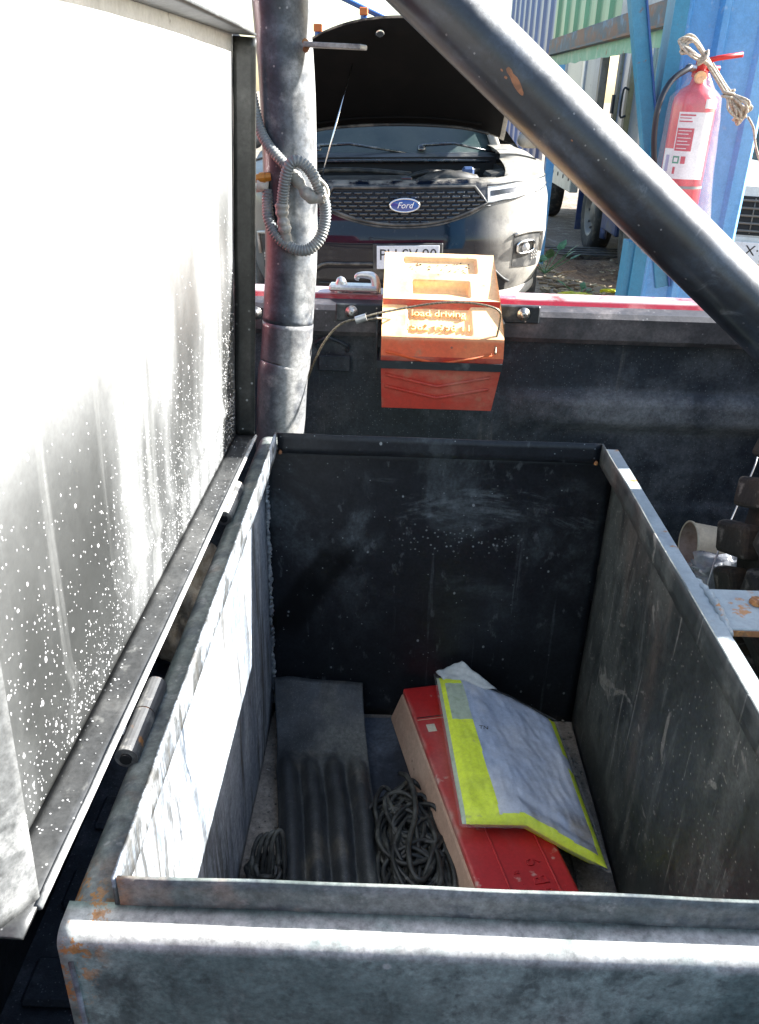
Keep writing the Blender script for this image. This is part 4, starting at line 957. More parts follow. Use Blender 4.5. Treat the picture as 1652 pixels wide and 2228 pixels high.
# ================================================================== THINGS IN THE BED, RIGHT OF THE BOX
zA = BZ+.228
ax = Vector((.93, .02, -.06)).normalized()
mc = atY(1496, 1184, 1.262)
cup = thing('paper_cup', 'empty cream paper cup lying on its side behind the tool box', 'cup', (mc.x+.05, mc.y, zA))
rc = mc.z-zA
cbm = lathe([(rc*.95, .001), (rc, 0), (rc*1.03, .001), (rc*1.02, .004), (rc*.96, .006), (rc*.68, .118), (rc*.66, .118), (.001, .114)], mc, ax, 32)
obj('outer', cbm, 'paper', cup, smooth=True)
obj('inner', lathe([(rc*.945, .0015), (rc*.66, .112), (.001, .112)], mc, ax, 32), 'paper_in', cup, smooth=True)
def blob(c, sx, sy, sz, amp, seed, sub=4, freq=3.):
    bm = BM(); bmesh.ops.create_icosphere(bm, subdivisions=sub, radius=1.)
    for v in bm.verts:
        n = v.co.normalized(); k = 1+amp*nz(n.x*freq+seed, n.y*freq, n.z*freq)+amp*.5*nz(n.x*freq*2.3, n.y*freq*2.3+seed, n.z*freq*2.3)
        k += amp*.35*abs(nz(n.x*freq*4, n.y*freq*4, n.z*freq*4+seed))
        v.co = Vector((c[0]+n.x*k*sx, c[1]+n.y*k*sy, max(c[2]+n.z*k*sz, c[2]-sz*.8)))
    return bm
c = atY(1568, 1236, 1.185)
o = obj('plastic_bag', blob((c.x+.012, c.y+.0, zA+.026), .058, .028, .034, .6, 4), 'bag', None, smooth=True); tag(o, 'crumpled cloudy plastic bag beside the paper cup', 'bag')
o = obj('wire_strand', tube(catmull([atY(1650, 985, 1.20), atY(1640, 1020, 1.18), atY(1600, 1110, 1.14), atY(1568, 1185, 1.10), atY(1545, 1255, 1.07), atY(1535, 1290, 1.06)], 6), .0014, 6), 'alu', None, smooth=True)
tag(o, 'thin grey wire slanting down past the paper cup', 'wire')
# spare tyre with lugs, standing with its axle across the bed
ty = thing('spare_tyre', 'big muddy brown lugged tyre standing in the bed beside the tool box', 'tyre', (.905, .91, BZ+.012))
tc_, TR, TW = Vector((.869, .912, .916)), .375, .15
obj('carcass', lathe([(.20, -TW*.8), (.27, -TW), (.34, -TW*.98), (TR-.006, -TW*.80), (TR, -TW*.5), (TR, TW*.5), (TR-.006, TW*.80), (.34, TW*.98), (.27, TW), (.20, TW*.8), (.20, -TW*.8)], tc_, (0, 1, 0), 60), 'tyre', ty, smooth=True)
lugm = box(BM(), (0, 0, 0), (.024, .086, .044), bev=.006, seg=2)
for v in lugm.verts: v.co += Vector((nz(v.co.x*60, v.co.y*40, 1), nz(v.co.y*50, v.co.z*60, 2), nz(v.co.z*60, v.co.x*50, 3)))*.0035
lug0 = obj('lug', lugm, 'tyre', ty, world=True)
g = random.Random(9); k = 0; NL = 34
for i in range(NL):
    a = 2*math.pi*i/NL
    for j, (yo, tw, da) in enumerate(((-.095, .35, 0.), (.0, -.25, .5), (.095, .35, 0.))):
        aa = a+da*2*math.pi/NL
        pos = tc_+Vector((math.cos(aa)*(TR+.008), yo, math.sin(aa)*(TR+.008)))
        Rm = Matrix.Rotation(-aa, 4, 'Y') @ Matrix.Rotation(tw+g.uniform(-.15, .15), 4, 'X') @ Matrix.Diagonal((g.uniform(.8, 1.05), g.uniform(.8, 1.1), g.uniform(.85, 1.1), 1))
        if k == 0: lug = lug0
        else:
            lug = lug0.copy(); COL.objects.link(lug); lug.parent = ty; lug.matrix_parent_inverse = lug0.matrix_parent_inverse.copy()
        lug.matrix_basis = Matrix.Translation(pos) @ Rm; k += 1
o = obj('burlap_sack', blob((-.345, 1.25, BZ+.105), .06, .10, .12, .3, 5, 4, 2.4), 'sack', None, smooth=True); tag(o, 'tan burlap sack slumped in the bed corner behind the open lid', 'sack')
o = obj('cloth_bag', blob((.52, .585, BZ+.15), .13, .10, .19, .35, 8, 5, 2.2), 'cloth_dark', None, smooth=True); tag(o, 'dark olive crumpled cloth bag under the grey mounting bar', 'cloth bag')

# ================================================================== CARS
def interp(tab, x):
    if x <= tab[0][0]: return tab[0][1]
    for (a, fa), (b, fb) in zip(tab, tab[1:]):
        if x <= b:
            t = (x-a)/(b-a); t = t*t*(3-2*t); return fa+(fb-fa)*t
    return tab[-1][1]
YF = [(.22, .10), (.32, .035), (.42, .005), (.55, -.010), (.68, -.022), (.76, -.005), (.80, .010), (.90, .022), (.975, .050), (1.06, .10)]
WF = [(.22, .80), (.34, .88), (.50, .93), (.70, .950), (.85, .955), (1.0, .930), (1.12, .90)]
NSE, DFR = 2.9, .80
def shell_pt(th, z):
    """th in [-90,90] degrees round the nose"""
    a = abs(th); s = math.sin(R(a))**(2/NSE) if a > 0 else 0.; c = math.cos(R(min(a, 90)))**(2/NSE) if a < 90 else 0.
    w = interp(WF, z); return Vector((math.copysign(w*s, th), interp(YF, z)+DFR*(1-c), z))
def th_of_x(x, z):
    w = interp(WF, z); return math.copysign(math.degrees(math.asin(min(1, abs(x)/w)**(NSE/2))), x)
def surf(x, z, off=0.):
    th = th_of_x(x, z); p = shell_pt(th, z)
    q = shell_pt(th+.5, z)-shell_pt(th-.5, z); n = Vector((q.y, -q.x, 0)).normalized()
    return p+n*off
def ztop_at(y_, x_): return interp([(0, .985), (.5, .99), (.7, 1.0), (1.0, 1.02)], abs(x_))+.07*smooth01(y_, .25, 1.3)
def shell_mesh(ybk=4.35):
    cols = []
    ths = [-90+i*180/72 for i in range(73)]
    sides = [DFR+.06+i*.07 for i in range(int((ybk-DFR)/.07))]
    order = [('L', y) for y in sides[::-1]]+[('T', t) for t in ths]+[('R', y) for y in sides]
    rows = 26; bm = BM(); V = []; tops = []
    for k, v in order:
        if k == 'T':
            p = shell_pt(v, .95); zt = ztop_at(p.y, p.x); yb = p.y
        else:
            yb = v; zt = ztop_at(v, 1.0)+.0*v
        zb_ = .22
        for yc in (.93, 3.62):
            d = abs(yb-yc)
            if k != 'T' or abs(v) > 70:
                if d < .38: zb_ = max(zb_, .33+math.sqrt(max(0, .38**2-d*d)))
        col = []
        for r in range(rows+1):
            z = zb_+(zt-zb_)*r/rows
            if k == 'T': q = shell_pt(v, z)
            else:
                q = Vector(((interp(WF, z)+.012*smooth01(v, .8, 1.4))*(1 if k == 'R' else -1), v+interp(YF, z)*0, z))
            col.append(bm.verts.new(q))
        V.append(col); tops.append(col[-1].co.copy())
    for i in range(len(V)-1):
        for r in range(rows): bm.faces.new((V[i][r], V[i+1][r], V[i+1][r+1], V[i][r+1]))
    return bm, tops
def ribbon(P, Q, rows=3, lift=.0, bm=None):
    n = len(P)
    return grid(lambda u, v: P[min(n-1, int(round(u*(n-1))))].lerp(Q[min(n-1, int(round(u*(n-1))))], v)+Vector((0, 0, lift*math.sin(math.pi*v))), n-1, rows, bm)
def patch(fn_lo, fn_hi, x0, x1, off, nu=24, nv=8, bm=None):
    return grid(lambda u, v: surf(x0+(x1-x0)*u, fn_lo(x0+(x1-x0)*u)*(1-v)+fn_hi(x0+(x1-x0)*u)*v, off), nu, nv, bm)

def cabin(parent, paint):
    """greenhouse: windscreen, roof, pillars, side and rear glass"""
    def ws(u, v):
        x = (u-.5)*2; return Vector((x*(.74-.14*v), 1.22+.88*v+.16*x*x*(1-v*.5), 1.06+.52*v-.03*x*x))
    obj('windscreen', grid(ws, 24, 14), 'windshield', parent, False, True)
    def roof(u, v):
        x = (u-.5)*2; y = 2.10+2.0*v; return Vector((x*.60, y+.08*x*x*(1-v), 1.585+.075*math.sin(math.pi*min(1, v*.9+.12))-.04*x*x))
    obj('roof', grid(roof, 16, 16), paint, parent, False, True)
    for s in (-1, 1):
        obj('pillar', tube([Vector((s*.76, 1.36, 1.04)), Vector((s*.70, 1.75, 1.31)), Vector((s*.61, 2.17, 1.555))], .035, 8), paint, parent, False, True)
        def sd(u, v): return Vector((s*(.93-.30*v-.05*v*v), 1.45+.72*v+(2.75-.9*v)*u, 1.07+.50*v))
        obj('side_glass', grid(sd, 12, 8), 'glass_dark', parent, False, True)
    obj('rear_panel', grid(lambda u, v: Vector(((u-.5)*2*(.93-.3*smooth01(v, .5, 1)), 4.36-.25*smooth01(v, .45, 1), .3+1.28*v)), 12, 12), paint, parent, False, True)

def front_wheels(parent):
    for y in (.93, 3.62):
        for s in (-1, 1): make_wheel(parent, (s*.83, y, .34), .34, .21, world=False, nuts=5, side=s)

# ---------------- black SUV with raised bonnet
SX, SY = .075, 4.985
suv = thing('suv', 'dusty black SUV facing the pickup with its bonnet propped open', 'car', (SX, SY, .0), (0, R(-1.7), R(3.5)))
bm, tops = shell_mesh()
obj('body', bm, 'car_black', suv, False, True)
# strip from the shell's top edge in to the bonnet opening
Q = []
for p in tops:
    s = 1 if p.x > 0 else -1; a = abs(p.x)
    if p.y > DFR*.9: Q.append(Vector((s*.685, max(p.y, .9), p.z+.025)))
    elif a < .60: Q.append(Vector((p.x, p.y+.085, p.z+.012)))
    else:
        t = (a-.60)/.34; t = min(1, t)
        Q.append(Vector((s*(.60+.085*t), p.y+.085+.12*t*(1-t)+.10*t, p.z+.012+.013*t)))
for i, p in enumerate(tops):       # cabin sides: no strip past the windscreen base
    if p.y > 1.5: Q[i] = Vector((math.copysign(.90, p.x), p.y, p.z+.02))
obj('fender_top', ribbon(tops, Q, 4, .012), 'car_black', suv, False, True)
# radiator cover strip behind the grille
obj('radiator_cover', grid(lambda u, v: Vector(((u-.5)*1.12, .135+.10*v+.10*((u-.5)*2)**2, .992+.012*math.sin(math.pi*v))), 24, 6), 'trim_dusty', suv, False, True)
obj('latch_block', box(BM(), (.02, .175, 1.004), (.062, .05, .024), bev=.004), 'gloss_black', suv, False)
# engine bay
obj('bay_tray', bx(-.68, .68, .24, 1.22, .70, .72), 'engine_dark', suv, False)
obj('firewall', bx(-.70, .70, 1.12, 1.14, .70, 1.06), 'engine_dark', suv, False)
for s in (-1, 1):
    obj('inner_wing', bx(s*.69-.01, s*.69+.01, .30, 1.2, .70, 1.015), 'engine_dark', suv, False)
    obj('strut_mount', box(BM(), (s*.62, .62, .985), (.13, .26, .05), (R(-8*s), 'Y'), bev=.015), 'engine', suv, False)
eng = obj('engine_cover', box(BM(), (-.22, .46, .965), (.56, .30, .05), bev=.012), 'engine', suv, False)
for k in range(6): obj('cover_rib', box(BM(), (-.43+k*.085, .33, .985), (.055, .05, .022), bev=.006), 'engine', eng, False)
obj('air_duct', tube(catmull([(.12, .36, .955), (.22, .40, .985), (.34, .40, .985), (.46, .45, .96)], 6), .045, 10), 'engine', suv, False, True)
for hp_ in ([(-.55, .5, .97), (-.5, .8, 1.0), (-.2, .95, .99), (.1, .9, .97)], [(.05, .75, .96), (.2, .7, 1.0), (.35, .8, .98), (.55, .9, .99)], [(.3, .5, .95), (.36, .7, .99), (.3, .95, .98)]):
    obj('engine_hose', tube(catmull(hp_, 6), .016, 8), 'engine', suv, False, True)
obj('reservoir', box(BM(), (.43, .55, .985), (.07, .07, .11), bev=.012), 'bottle_blue', suv, False)
# cowl and wipers
obj('cowl', grid(lambda u, v: Vector(((u-.5)*1.52, 1.08+.20*v+.14*((u-.5)*2)**2*(.4+.6*v), 1.035+.045*v+.012*math.sin(math.pi*v)-.012*((u-.5)*2)**2)), 24, 6), 'trim', suv, False, True)
obj('cowl_seal', tube(catmull([Vector((x, 1.075+.07*(x/.76)**2, 1.040-.012*(x/.76)**2)) for x in (-.74, -.5, -.25, 0, .25, .5, .74)], 5), .011, 8), 'gloss_black', suv, False, True)
cabin(suv, 'car_black')
for (xa, xb) in ((-.52, .10), (.20, .72)):
    w = obj('wiper', tube([Vector((xa, 1.28, 1.125)), Vector((xa+.22, 1.26, 1.135)), Vector((xb, 1.25+.07*abs(xb), 1.075))], lambda s, t: .012-.006*s/t, 8), 'gloss_black', suv, False, True)
    obj('pivot', lathe([(.001, .03), (.025, .025), (.03, 0)], (xa, 1.28, 1.10), (0, -.3, 1), 12), 'gloss_black', w, False, True)
# bonnet: hinged at the back, lifted 33 degrees
def hood(u, v):
    x = (u-.5)*2
    y = 1.11-.865*v; z = 1.262+.565*v
    w = .74-.05*v
    bow = .20*(abs(x)**2.4)*v*v                       # rounded nose
    crown = -.055*x*x
    droop = -.045*abs(x)**6
    return Vector((x*w*(1-.05*v*v), y+bow*.84, z-bow*.55+crown+droop+.03*v*(1-v)))
hd_ = obj('bonnet', grid(hood, 40, 26), ['car_black'], suv, False, True); solid(hd_, .004, -1)
def hood_in(u, v):
    p = hood(.02+.96*u, .015+.97*v); e = min(1, min(u, 1-u)/.06)*min(1, min(v, 1-v)/.06)
    return p+Vector((0, -.35, -.55)).normalized()*(.006+.030*min(1, e))
obj('lining', grid(hood_in, 40, 26), 'underhood', hd_, False, True)
rail = catmull([hood_in(u, .045)+Vector((0, -.012, -.010)) for u in (.06, .16, .26, .4, .5, .6, .74, .84, .94)], 6)
obj('frame_rail', tube(rail, .010, 8), 'trim_dusty', hd_, False, True)
rail2 = catmull([hood_in(u, .13)+Vector((0, -.01, -.006)) for u in (.10, .3, .5, .7, .9)], 6)
obj('frame_rail', tube(rail2, .007, 8), 'underhood', hd_, False, True)
pb = hood_in(.40, .945)
obj('striker', lathe([(.001, .008), (.020, .008), (.024, .004), (.024, -.004)], pb+Vector((0, -.008, -.014)), (0, -.6, -.6), 16), 'chrome', hd_, False)
obj('prop_rod', tube([Vector((-.475, .22, 1.0)), Vector((-.28, .42, 1.60))], .005, 8), 'chrome', suv, False, True)
# grille
def g_lo(x): return .885-.108*max(0, 1-(abs(x)/.475)**2.3)
def g_hi(x): return .972 if abs(x) < .405 else .972-(abs(x)-.405)/.07*.087
grl = obj('grille', patch(g_lo, g_hi, -.474, .474, .003, 48, 6), 'engine_dark', suv, False, True)
border = [surf(x, g_hi(x), .008) for x in [-.475+.95*i/40 for i in range(41)]]+[surf(x, g_lo(x), .008) for x in [.474-.948*i/40 for i in range(1, 40)]]
obj('grille_frame', tube(border, .0085, 8, closed=True), 'trim_dusty', grl, False, True)
brick = box(BM(), (0, 0, 0), (.046, .016, .0125), bev=.003)
bk0 = None
for r in range(9):
    z = .791+r*.0218
    for c_ in range(-9, 10):
        x = (c_+(.5 if r % 2 else 0))*.0585
        if abs(x) > .47 or not (g_lo(x)+.006 < z < g_hi(x)-.008) or (not g_lo(abs(x)+.026) < z < g_hi(abs(x)+.026)+.004): continue
        p = surf(x, z, .006); t = (surf(x+.01, z)-surf(x-.01, z))
        if bk0 is None:
            bk0 = obj('grille_bar', brick, 'gloss_black', grl, False); b_ = bk0
        else:
            b_ = bk0.copy(); COL.objects.link(b_); b_.parent = grl
        b_.location = p; b_.rotation_euler = (R(24), 0, math.atan2(t.y, t.x))
emb = surf(0, .881, .022)
em = obj('emblem', lathe([(.001, .006), (.075, .006), (.082, .003), (.084, -.012)], (0, 0, 0), (0, -1, 0), 36), 'ford_blue', suv, False, True)
em.location = emb; em.scale = (1, 1, .42)
ring = [Vector((.084*math.cos(2*math.pi*k/48), 0, .0355*math.sin(2*math.pi*k/48))) for k in range(48)]
obj('emblem_ring', tube([emb+v+Vector((0, -.003, 0)) for v in ring], .0055, 8, closed=True), 'chrome', suv, False, True)
text('emblem_script', 'Ford', .047, 'white_paint', suv, Matrix.Translation(emb+Vector((0, -.0075, -.001))) @ FACE_CAM, .0008, shear=.35)
# lamps
for s in (-1, 1):
    def hl_lo(a): return interp([(.48, .886), (.60, .900), (.80, .930), (.94, .955)], a)
    def hl_hi(a): return interp([(.40, .975), (.52, .982), (.70, .994), (.94, 1.000)], a)
    bm = grid(lambda u, v: surf(s*(.482+.448*u), (hl_lo(.482+.448*u)*(1-v)+(hl_hi(.482+.448*u)-.004)*v), .005), 26, 8)
    h_ = obj('headlight', bm, 'lamp', suv, False, True)
    obj('headlight_bezel', grid(lambda u, v: surf(s*(.50+.20*u), (hl_lo(.50+.20*u)*(.62-.30*v)+(hl_hi(.50+.20*u)-.004)*(.38+.30*v)), .0075), 12, 3), 'gloss_black', h_, False, True)
    obj('headlight_edge', tube([surf(s*(.478+.45*i/24), hl_hi(.478+.45*i/24)-.004, .006) for i in range(25)], .0045, 6), 'gloss_black', h_, False, True)
    obj('headlight_edge', tube([surf(s*(.478+.45*i/24), hl_lo(.478+.45*i/24)-.003, .005) for i in range(25)], .004, 6), 'gloss_black', h_, False, True)
    def fl(u, v): return surf(s*(.655+.185*u), .515+.20*v-.02*u, .004)
    f_ = obj('fog_lamp_bezel', grid(fl, 10, 8), 'trim_dusty', suv, False, True)
    fc = surf(s*.735, .625, .012)
    loop_ = [surf(s*(.735+.06*math.copysign(abs(math.cos(a))**.6, math.cos(a))), .625+.036*math.copysign(abs(math.sin(a))**.6, math.sin(a)), .012) for a in [2*math.pi*k/32 for k in range(32)]]
    obj('fog_lamp_ring', tube(loop_, .008, 8, closed=True), 'chrome', f_, False, True)
    obj('fog_lamp', lathe([(.001, .018), (.014, .015), (.026, .008), (.03, 0)], surf(s*.735, .625, .004), (s*.3, -1, 0), 16), 'lamp', f_, False, True)
    obj('lamp_brow', tube([surf(s*(.655+.2*i/10), .705+.012*math.sin(i/10*3)-.004*i/10, .012) for i in range(11)]+[surf(s*.855, .66, .012), surf(s*.85, .58, .012)], .010, 8), 'silver_trim', f_, False, True)
    for a_ in range(3):
        for b_ in range(3):
            obj('mesh_cell', lathe([(.001, .003), (.006, .002), (.0075, 0)], surf(s*(.79+a_*.018), .545+b_*.018, .006), (s*.5, -1, 0), 6), 'silver_trim', f_, False)
# lower front
obj('bumper_line', tube([surf(x, g_lo(x)-.016, .002) for x in [-.50+1.0*i/40 for i in range(41)]], .006, 6), 'trim_dusty', suv, False, True)
def li(x): return .36+.0*x
def ui(x): return interp([(0, .555), (.45, .555), (.66, .42)], abs(x))
it = obj('lower_intake', patch(lambda x: .37, ui, -.62, .62, .004, 30, 6), 'engine_dark', suv, False, True)
obj('intake_panel', patch(lambda x: .47, lambda x: ui(x)-.02, -.52, .52, .010, 24, 4), 'trim', it, False, True)
for k in range(3): obj('intake_slat', tube([surf(x, .39+.028*k, .008) for x in [-.5+1.0*i/20 for i in range(21)]], .006, 6), 'trim', it, False, True)
obj('intake_rim', tube([surf(-.64+1.28*i/40, ui(-.64+1.28*i/40)+.006, .006) for i in range(41)], .009, 8), 'trim_dusty', suv, False, True)
obj('skid_trim', grid(lambda u, v: shell_pt(-66+132*u, .285+.085*v+.03*abs(2*u-1)**2)+(shell_pt(-66+132*u, .33)-Vector((0, .9, .33))).normalized()*(.010+.018*math.sin(math.pi*v)), 50, 6), 'silver_trim', suv, False, True)
# number plate
pc = surf(.02, .602, .02)
np_ = obj('plate_holder', box(BM(), pc, (.405, .012, .150), bev=.004), 'trim', suv, False)
obj('number_plate', box(BM(), pc+Vector((0, -.009, 0)), (.362, .005, .130), bev=.002), 'plate_white', np_, False)
text('plate_text', 'PU SV·90', .088, 'ink', suv, Matrix.Translation(pc+Vector((0, -.0122, .012))) @ FACE_CAM, .0006)
text('plate_text', 'CHILE', .022, 'ink', suv, Matrix.Translation(pc+Vector((0, -.0122, -.048))) @ FACE_CAM, .0006)
for s in (-1, 1):
    m_ = obj('mirror', blob((s*1.04, 1.62, 1.14), .11, .07, .07, .08, 2, 3), 'car_black', suv, False, True)
front_wheels(suv)
obj('mud_flap', bx(.76, .93, 1.42, 1.44, .12, .42), 'red_plastic', suv, False)
obj('tow_flag', bx(.915, .935, .62, .66, .42, .52, bev=.004), 'red_plastic', suv, False)

# ---------------- white car behind the blue column
wc = thing('white_van', 'small white van with dark slatted grille parked behind the blue column', 'van', (2.26, 5.30, .07), (R(.3), 0, R(-16)))
wc.scale = (.74, .74, .95)
bm, tops = shell_mesh(3.7)
obj('body', bm, 'car_white', wc, False, True)
obj('bonnet', ribbon(tops, [Vector((p.x*.05, max(1.05, p.y+.0) if abs(p.x) > .9 else 1.05, 1.09)) for p in tops], 8, .03), 'car_white', wc, False, True)
def ws2(u, v):
    x = (u-.5)*2; return Vector((x*(.84-.16*v), 1.02+.80*v+.16*x*x, 1.08+.46*v-.02*x*x))
obj('windscreen', grid(ws2, 16, 10), 'windshield', wc, False, True)
obj('roof', grid(lambda u, v: Vector(((u-.5)*1.38, 1.80+1.7*v, 1.55+.05*math.sin(math.pi*v)-.05*(2*u-1)**2)), 12, 12), 'car_white', wc, False, True)
for s in (-1, 1):
    obj('side_glass', grid(lambda u, v: Vector((s*(.93-.23*v), 1.10+.74*v+(2.55-.95*v)*u, 1.08+.45*v)), 10, 6), 'glass_dark', wc, False, True)
    obj('pillar', tube([Vector((s*.86, 1.14, 1.07)), Vector((s*.70, 1.86, 1.53))], .035, 8), 'car_white', wc, False, True)
obj('rear_panel', grid(lambda u, v: Vector(((u-.5)*2*(.93-.26*v), 3.70-.2*v, .3+1.25*v)), 6, 6), 'car_white', wc, False, True)
gr = obj('grille', patch(lambda x: .70, lambda x: .93, -.62, .62, .004, 30, 6), 'engine_dark', wc, False, True)
for k in range(5): obj('grille_slat', tube([surf(x, .725+.045*k, .012) for x in [-.6+1.2*i/24 for i in range(25)]], .008, 6), 'rim', gr, False, True)
for k in range(9): obj('grille_strut', tube([surf(-.56+.14*k, .71, .008), surf(-.56+.14*k, .92, .008)], .006, 6), 'rim', gr, False, True)
for s in (-1, 1):
    obj('headlight', grid(lambda u, v: surf(s*(.66+.24*u), .80+.15*v, .005), 12, 6), 'lamp', wc, False, True)
obj('bumper', grid(lambda u, v: shell_pt(-75+150*u, .42+.27*v)+(shell_pt(-75+150*u, .5)-Vector((0, .9, .5))).normalized()*(.03+.03*math.sin(math.pi*v)), 40, 8), 'car_white', wc, False, True)
pc2 = surf(.0, .600, .075)
obj('number_plate', box(BM(), pc2, (.362/.74, .005, .130), bev=.002), 'plate_white', wc, False)
text('plate_text', 'X·Z', .088, 'ink', wc, Matrix.Translation(pc2+Vector((-.06, -.0035, .012))) @ Matrix.Scale(1.35, 4, (1, 0, 0)) @ FACE_CAM, .0006)
text('plate_text', 'CHILE', .022, 'ink', wc, Matrix.Translation(pc2+Vector((0, -.0035, -.048))) @ FACE_CAM, .0006)
for y in (.93, 2.95):
    for s in (-1, 1): make_wheel(wc, (s*.83, y, .34), .33, .2, world=False, nuts=0, side=s)

# ================================================================== CARGO TRUCK BEHIND THE SHED LINE
TXs = 2.55
w1 = Vector((TXs+.12, 9.44, gz(2.7, 9.44)+.50)); w2 = Vector((TXs+.12, 11.6, gz(2.7, 11.6)+.50)); w3 = Vector((TXs+.12, 15.2, gz(2.7, 15)+.5))
ct = thing('cargo_truck', 'old cream cargo truck with panelled doors and dark chassis behind the shed', 'truck', (TXs+1, 11.5, -.35))
for w in (w1, w2, w3): make_wheel(ct, w, .50, .26, nuts=8)
for w in (w1, w2, w3): make_wheel(ct, w+Vector((1.95, 0, 0)), .50, .26, nuts=0, side=1)
zc_ = .62
obj('chassis', bx(TXs+.35, TXs+1.85, 8.9, 16.5, zc_-.25, zc_+.10), 'chassis', ct)
fl_ = bx(TXs-.02, TXs+2.2, 8.75, 16.8, zc_+.12, zc_+.30)
obj('load_floor', fl_, 'truck_white', ct)
# panels between posts (front to back), one of them ajar
ys = [8.78, 9.55, 10.35, 10.9, 11.9, 13.0, 14.6, 16.7]
for i, (a, b) in enumerate(zip(ys, ys[1:])):
    if i == 3: continue                                    # an open bay
    obj('side_panel', bx(TXs+(.02 if i % 2 else .0), TXs+.05+(.02 if i % 2 else 0), a+.07, b-.07, zc_+.305, 2.9, bev=.008), 'truck_white' if i != 2 else 'truck_silver', ct)
for i, y in enumerate(ys): obj('post', bx(TXs-.035, TXs+.06, y-.065, y+.065, zc_+.302, 2.95, bev=.01), 'truck_beige' if i in (3, 4, 2) else 'truck_silver', ct)
obj('far_side', bx(TXs+2.1, TXs+2.16, 8.78, 16.7, zc_+.305, 2.9), 'truck_white', ct)
obj('roof', bx(TXs-.02, TXs+2.2, 8.72, 16.8, 2.955, 3.02), 'truck_white', ct)
obj('sun_blocker', bx(TXs+2.12, TXs+2.15, 9.0, 16.5, -.22, zc_+.11), 'truck_blue', ct)  # unseen panel added to stop sun passing under the truck
obj('front_bulkhead', bx(TXs+.06, TXs+2.09, 8.80, 8.86, zc_+.305, 2.9), 'truck_white', ct)
for yy, zz in ((10.28, 1.55), (9.48, 1.6)):
    obj('door_handle', tube(catmull([(TXs-.03, yy, zz), (TXs-.09, yy, zz), (TXs-.09, yy, zz-.26), (TXs-.03, yy, zz-.26)], 4), .012, 8), 'chassis', ct, smooth=True)
obj('latch', bx(TXs-.06, TXs-.037, 10.86, 10.94, 1.3, 1.5), 'chassis', ct)
obj('mudguard', tube(catmull([w2+Vector((-.04, -.62, -.25)), w2+Vector((-.04, -.55, .25)), w2+Vector((-.04, 0, .56)), w2+Vector((-.04, .55, .25)), w2+Vector((-.04, .62, -.25))], 6), .13, 8, sx=.25), 'truck_blue', ct, smooth=True)
obj('mud_flap', bx(TXs-.02, TXs+.34, 12.3, 12.33, -.2, .62), 'truck_blue', ct)
obj('tool_locker', bx(TXs, TXs+.3, 10.1, 10.85, .02, .60, bev=.02), 'truck_blue', ct)
obj('step_plate', bx(TXs-.10, TXs+.02, 12.6, 14.4, .25, .80, bev=.01), 'truck_white', ct)
for k in range(8): obj('step_hole', cyl((TXs-.101, 12.75+.22*k, .42+.2*(k % 2)), (TXs-.108, 12.75+.22*k, .42+.2*(k % 2)), .03, 10), 'engine_dark', ct)
obj('axle', cyl(w1, w1+Vector((1.95, 0, 0)), .08, 10), 'chassis', ct); obj('axle', cyl(w2, w2+Vector((1.95, 0, 0)), .08, 10), 'chassis', ct)
obj('leaf_spring', tube(catmull([(TXs+.45, 10.6, .2), (TXs+.45, 11.6, .0), (TXs+.45, 12.6, .2)], 6), .05, 6), 'chassis', ct)

# ================================================================== SHED SIDE: COLUMN, BRACE, SHEETS
sh = thing('shed_column', 'bright blue ribbed sheet metal column standing beside the cars', 'column', (1.08, 3.26, 0))
cp = [(.905, 3.30), (.905, 3.205), (.950, 3.20), (.962, 3.222), (1.045, 3.222), (1.057, 3.198), (1.078, 3.198), (1.090, 3.222), (1.188, 3.222), (1.200, 3.200), (1.245, 3.205), (1.262, 3.23), (1.262, 3.30)]
obj('cladding', prism(cp, 'Z', -.03, 4.2), 'col_blue', sh)
obj('edge_strip', prism([(.893, 3.296), (.893, 3.199), (.940, 3.196), (.940, 3.1995), (.902, 3.203), (.902, 3.296)], 'Z', -.03, 4.2), 'col_teal', sh)
obj('base_angle', bx(.868, .9045, 3.21, 3.29, -.03, .98), 'col_teal', sh)
ba, bb = atY(1385, 0, 3.24), atY(1424, 470, 3.24)
dvb = (bb-ba).normalized(); ba = ba-dvb*1.8; bb = bb+dvb*.26
br = thing('diagonal_brace', 'narrow teal steel brace slanting down to the blue column', 'brace', (bb.x, bb.y, bb.z))
bm = BM(); q = dvb.to_track_quat('X', 'Y').to_matrix().to_4x4()
box(bm, (ba+bb)/2, ((bb-ba).length, .05, .052), q, bev=.003)
obj('bar', bm, 'col_teal', br)
obj('flange', box(BM(), (ba+bb)/2+Vector((.026, -.03, 0)), ((bb-ba).length*.995, .006, .016), q), 'sheet_blue', br)
# sheets along the shed side: profiled, each its own panel
WX = 1.40
sd_ = thing('shed_wall', 'shed side of green, white and blue profiled sheets on a rusty beam', 'shed', (WX, 8, gz(1.5, 8)))
def sheet(y0, y1, z0, z1, m, name='sheet', pitch=.42, amp=.022):
    n = max(2, int((y1-y0)/pitch)); pts = []
    for i in range(n):
        a = y0+(y1-y0)*i/n; w = (y1-y0)/n
        pts += [(WX, a), (WX, a+w*.55), (WX-amp, a+w*.65), (WX-amp, a+w*.9)]
    pts.append((WX, y1-.0005))
    bm = BM(); lo_ = [bm.verts.new((x, y, z0)) for x, y in pts]; hi_ = [bm.verts.new((x, y, z1)) for x, y in pts]
    for i in range(len(pts)-1): bm.faces.new((lo_[i], lo_[i+1], hi_[i+1], hi_[i]))
    return solid(obj(name, bm, m, sd_), .002)
sheet(4.70, 6.20, 1.925, 3.6, 'sheet_pale', amp=.012)
for k in range(3): sheet(6.205+k*.85, 6.20+(k+1)*.85, 1.925, 3.6, 'sheet_green')
for k in range(4): sheet(8.76+k*.9, 8.755+(k+1)*.9, .90, 4.2, 'sheet_blue')
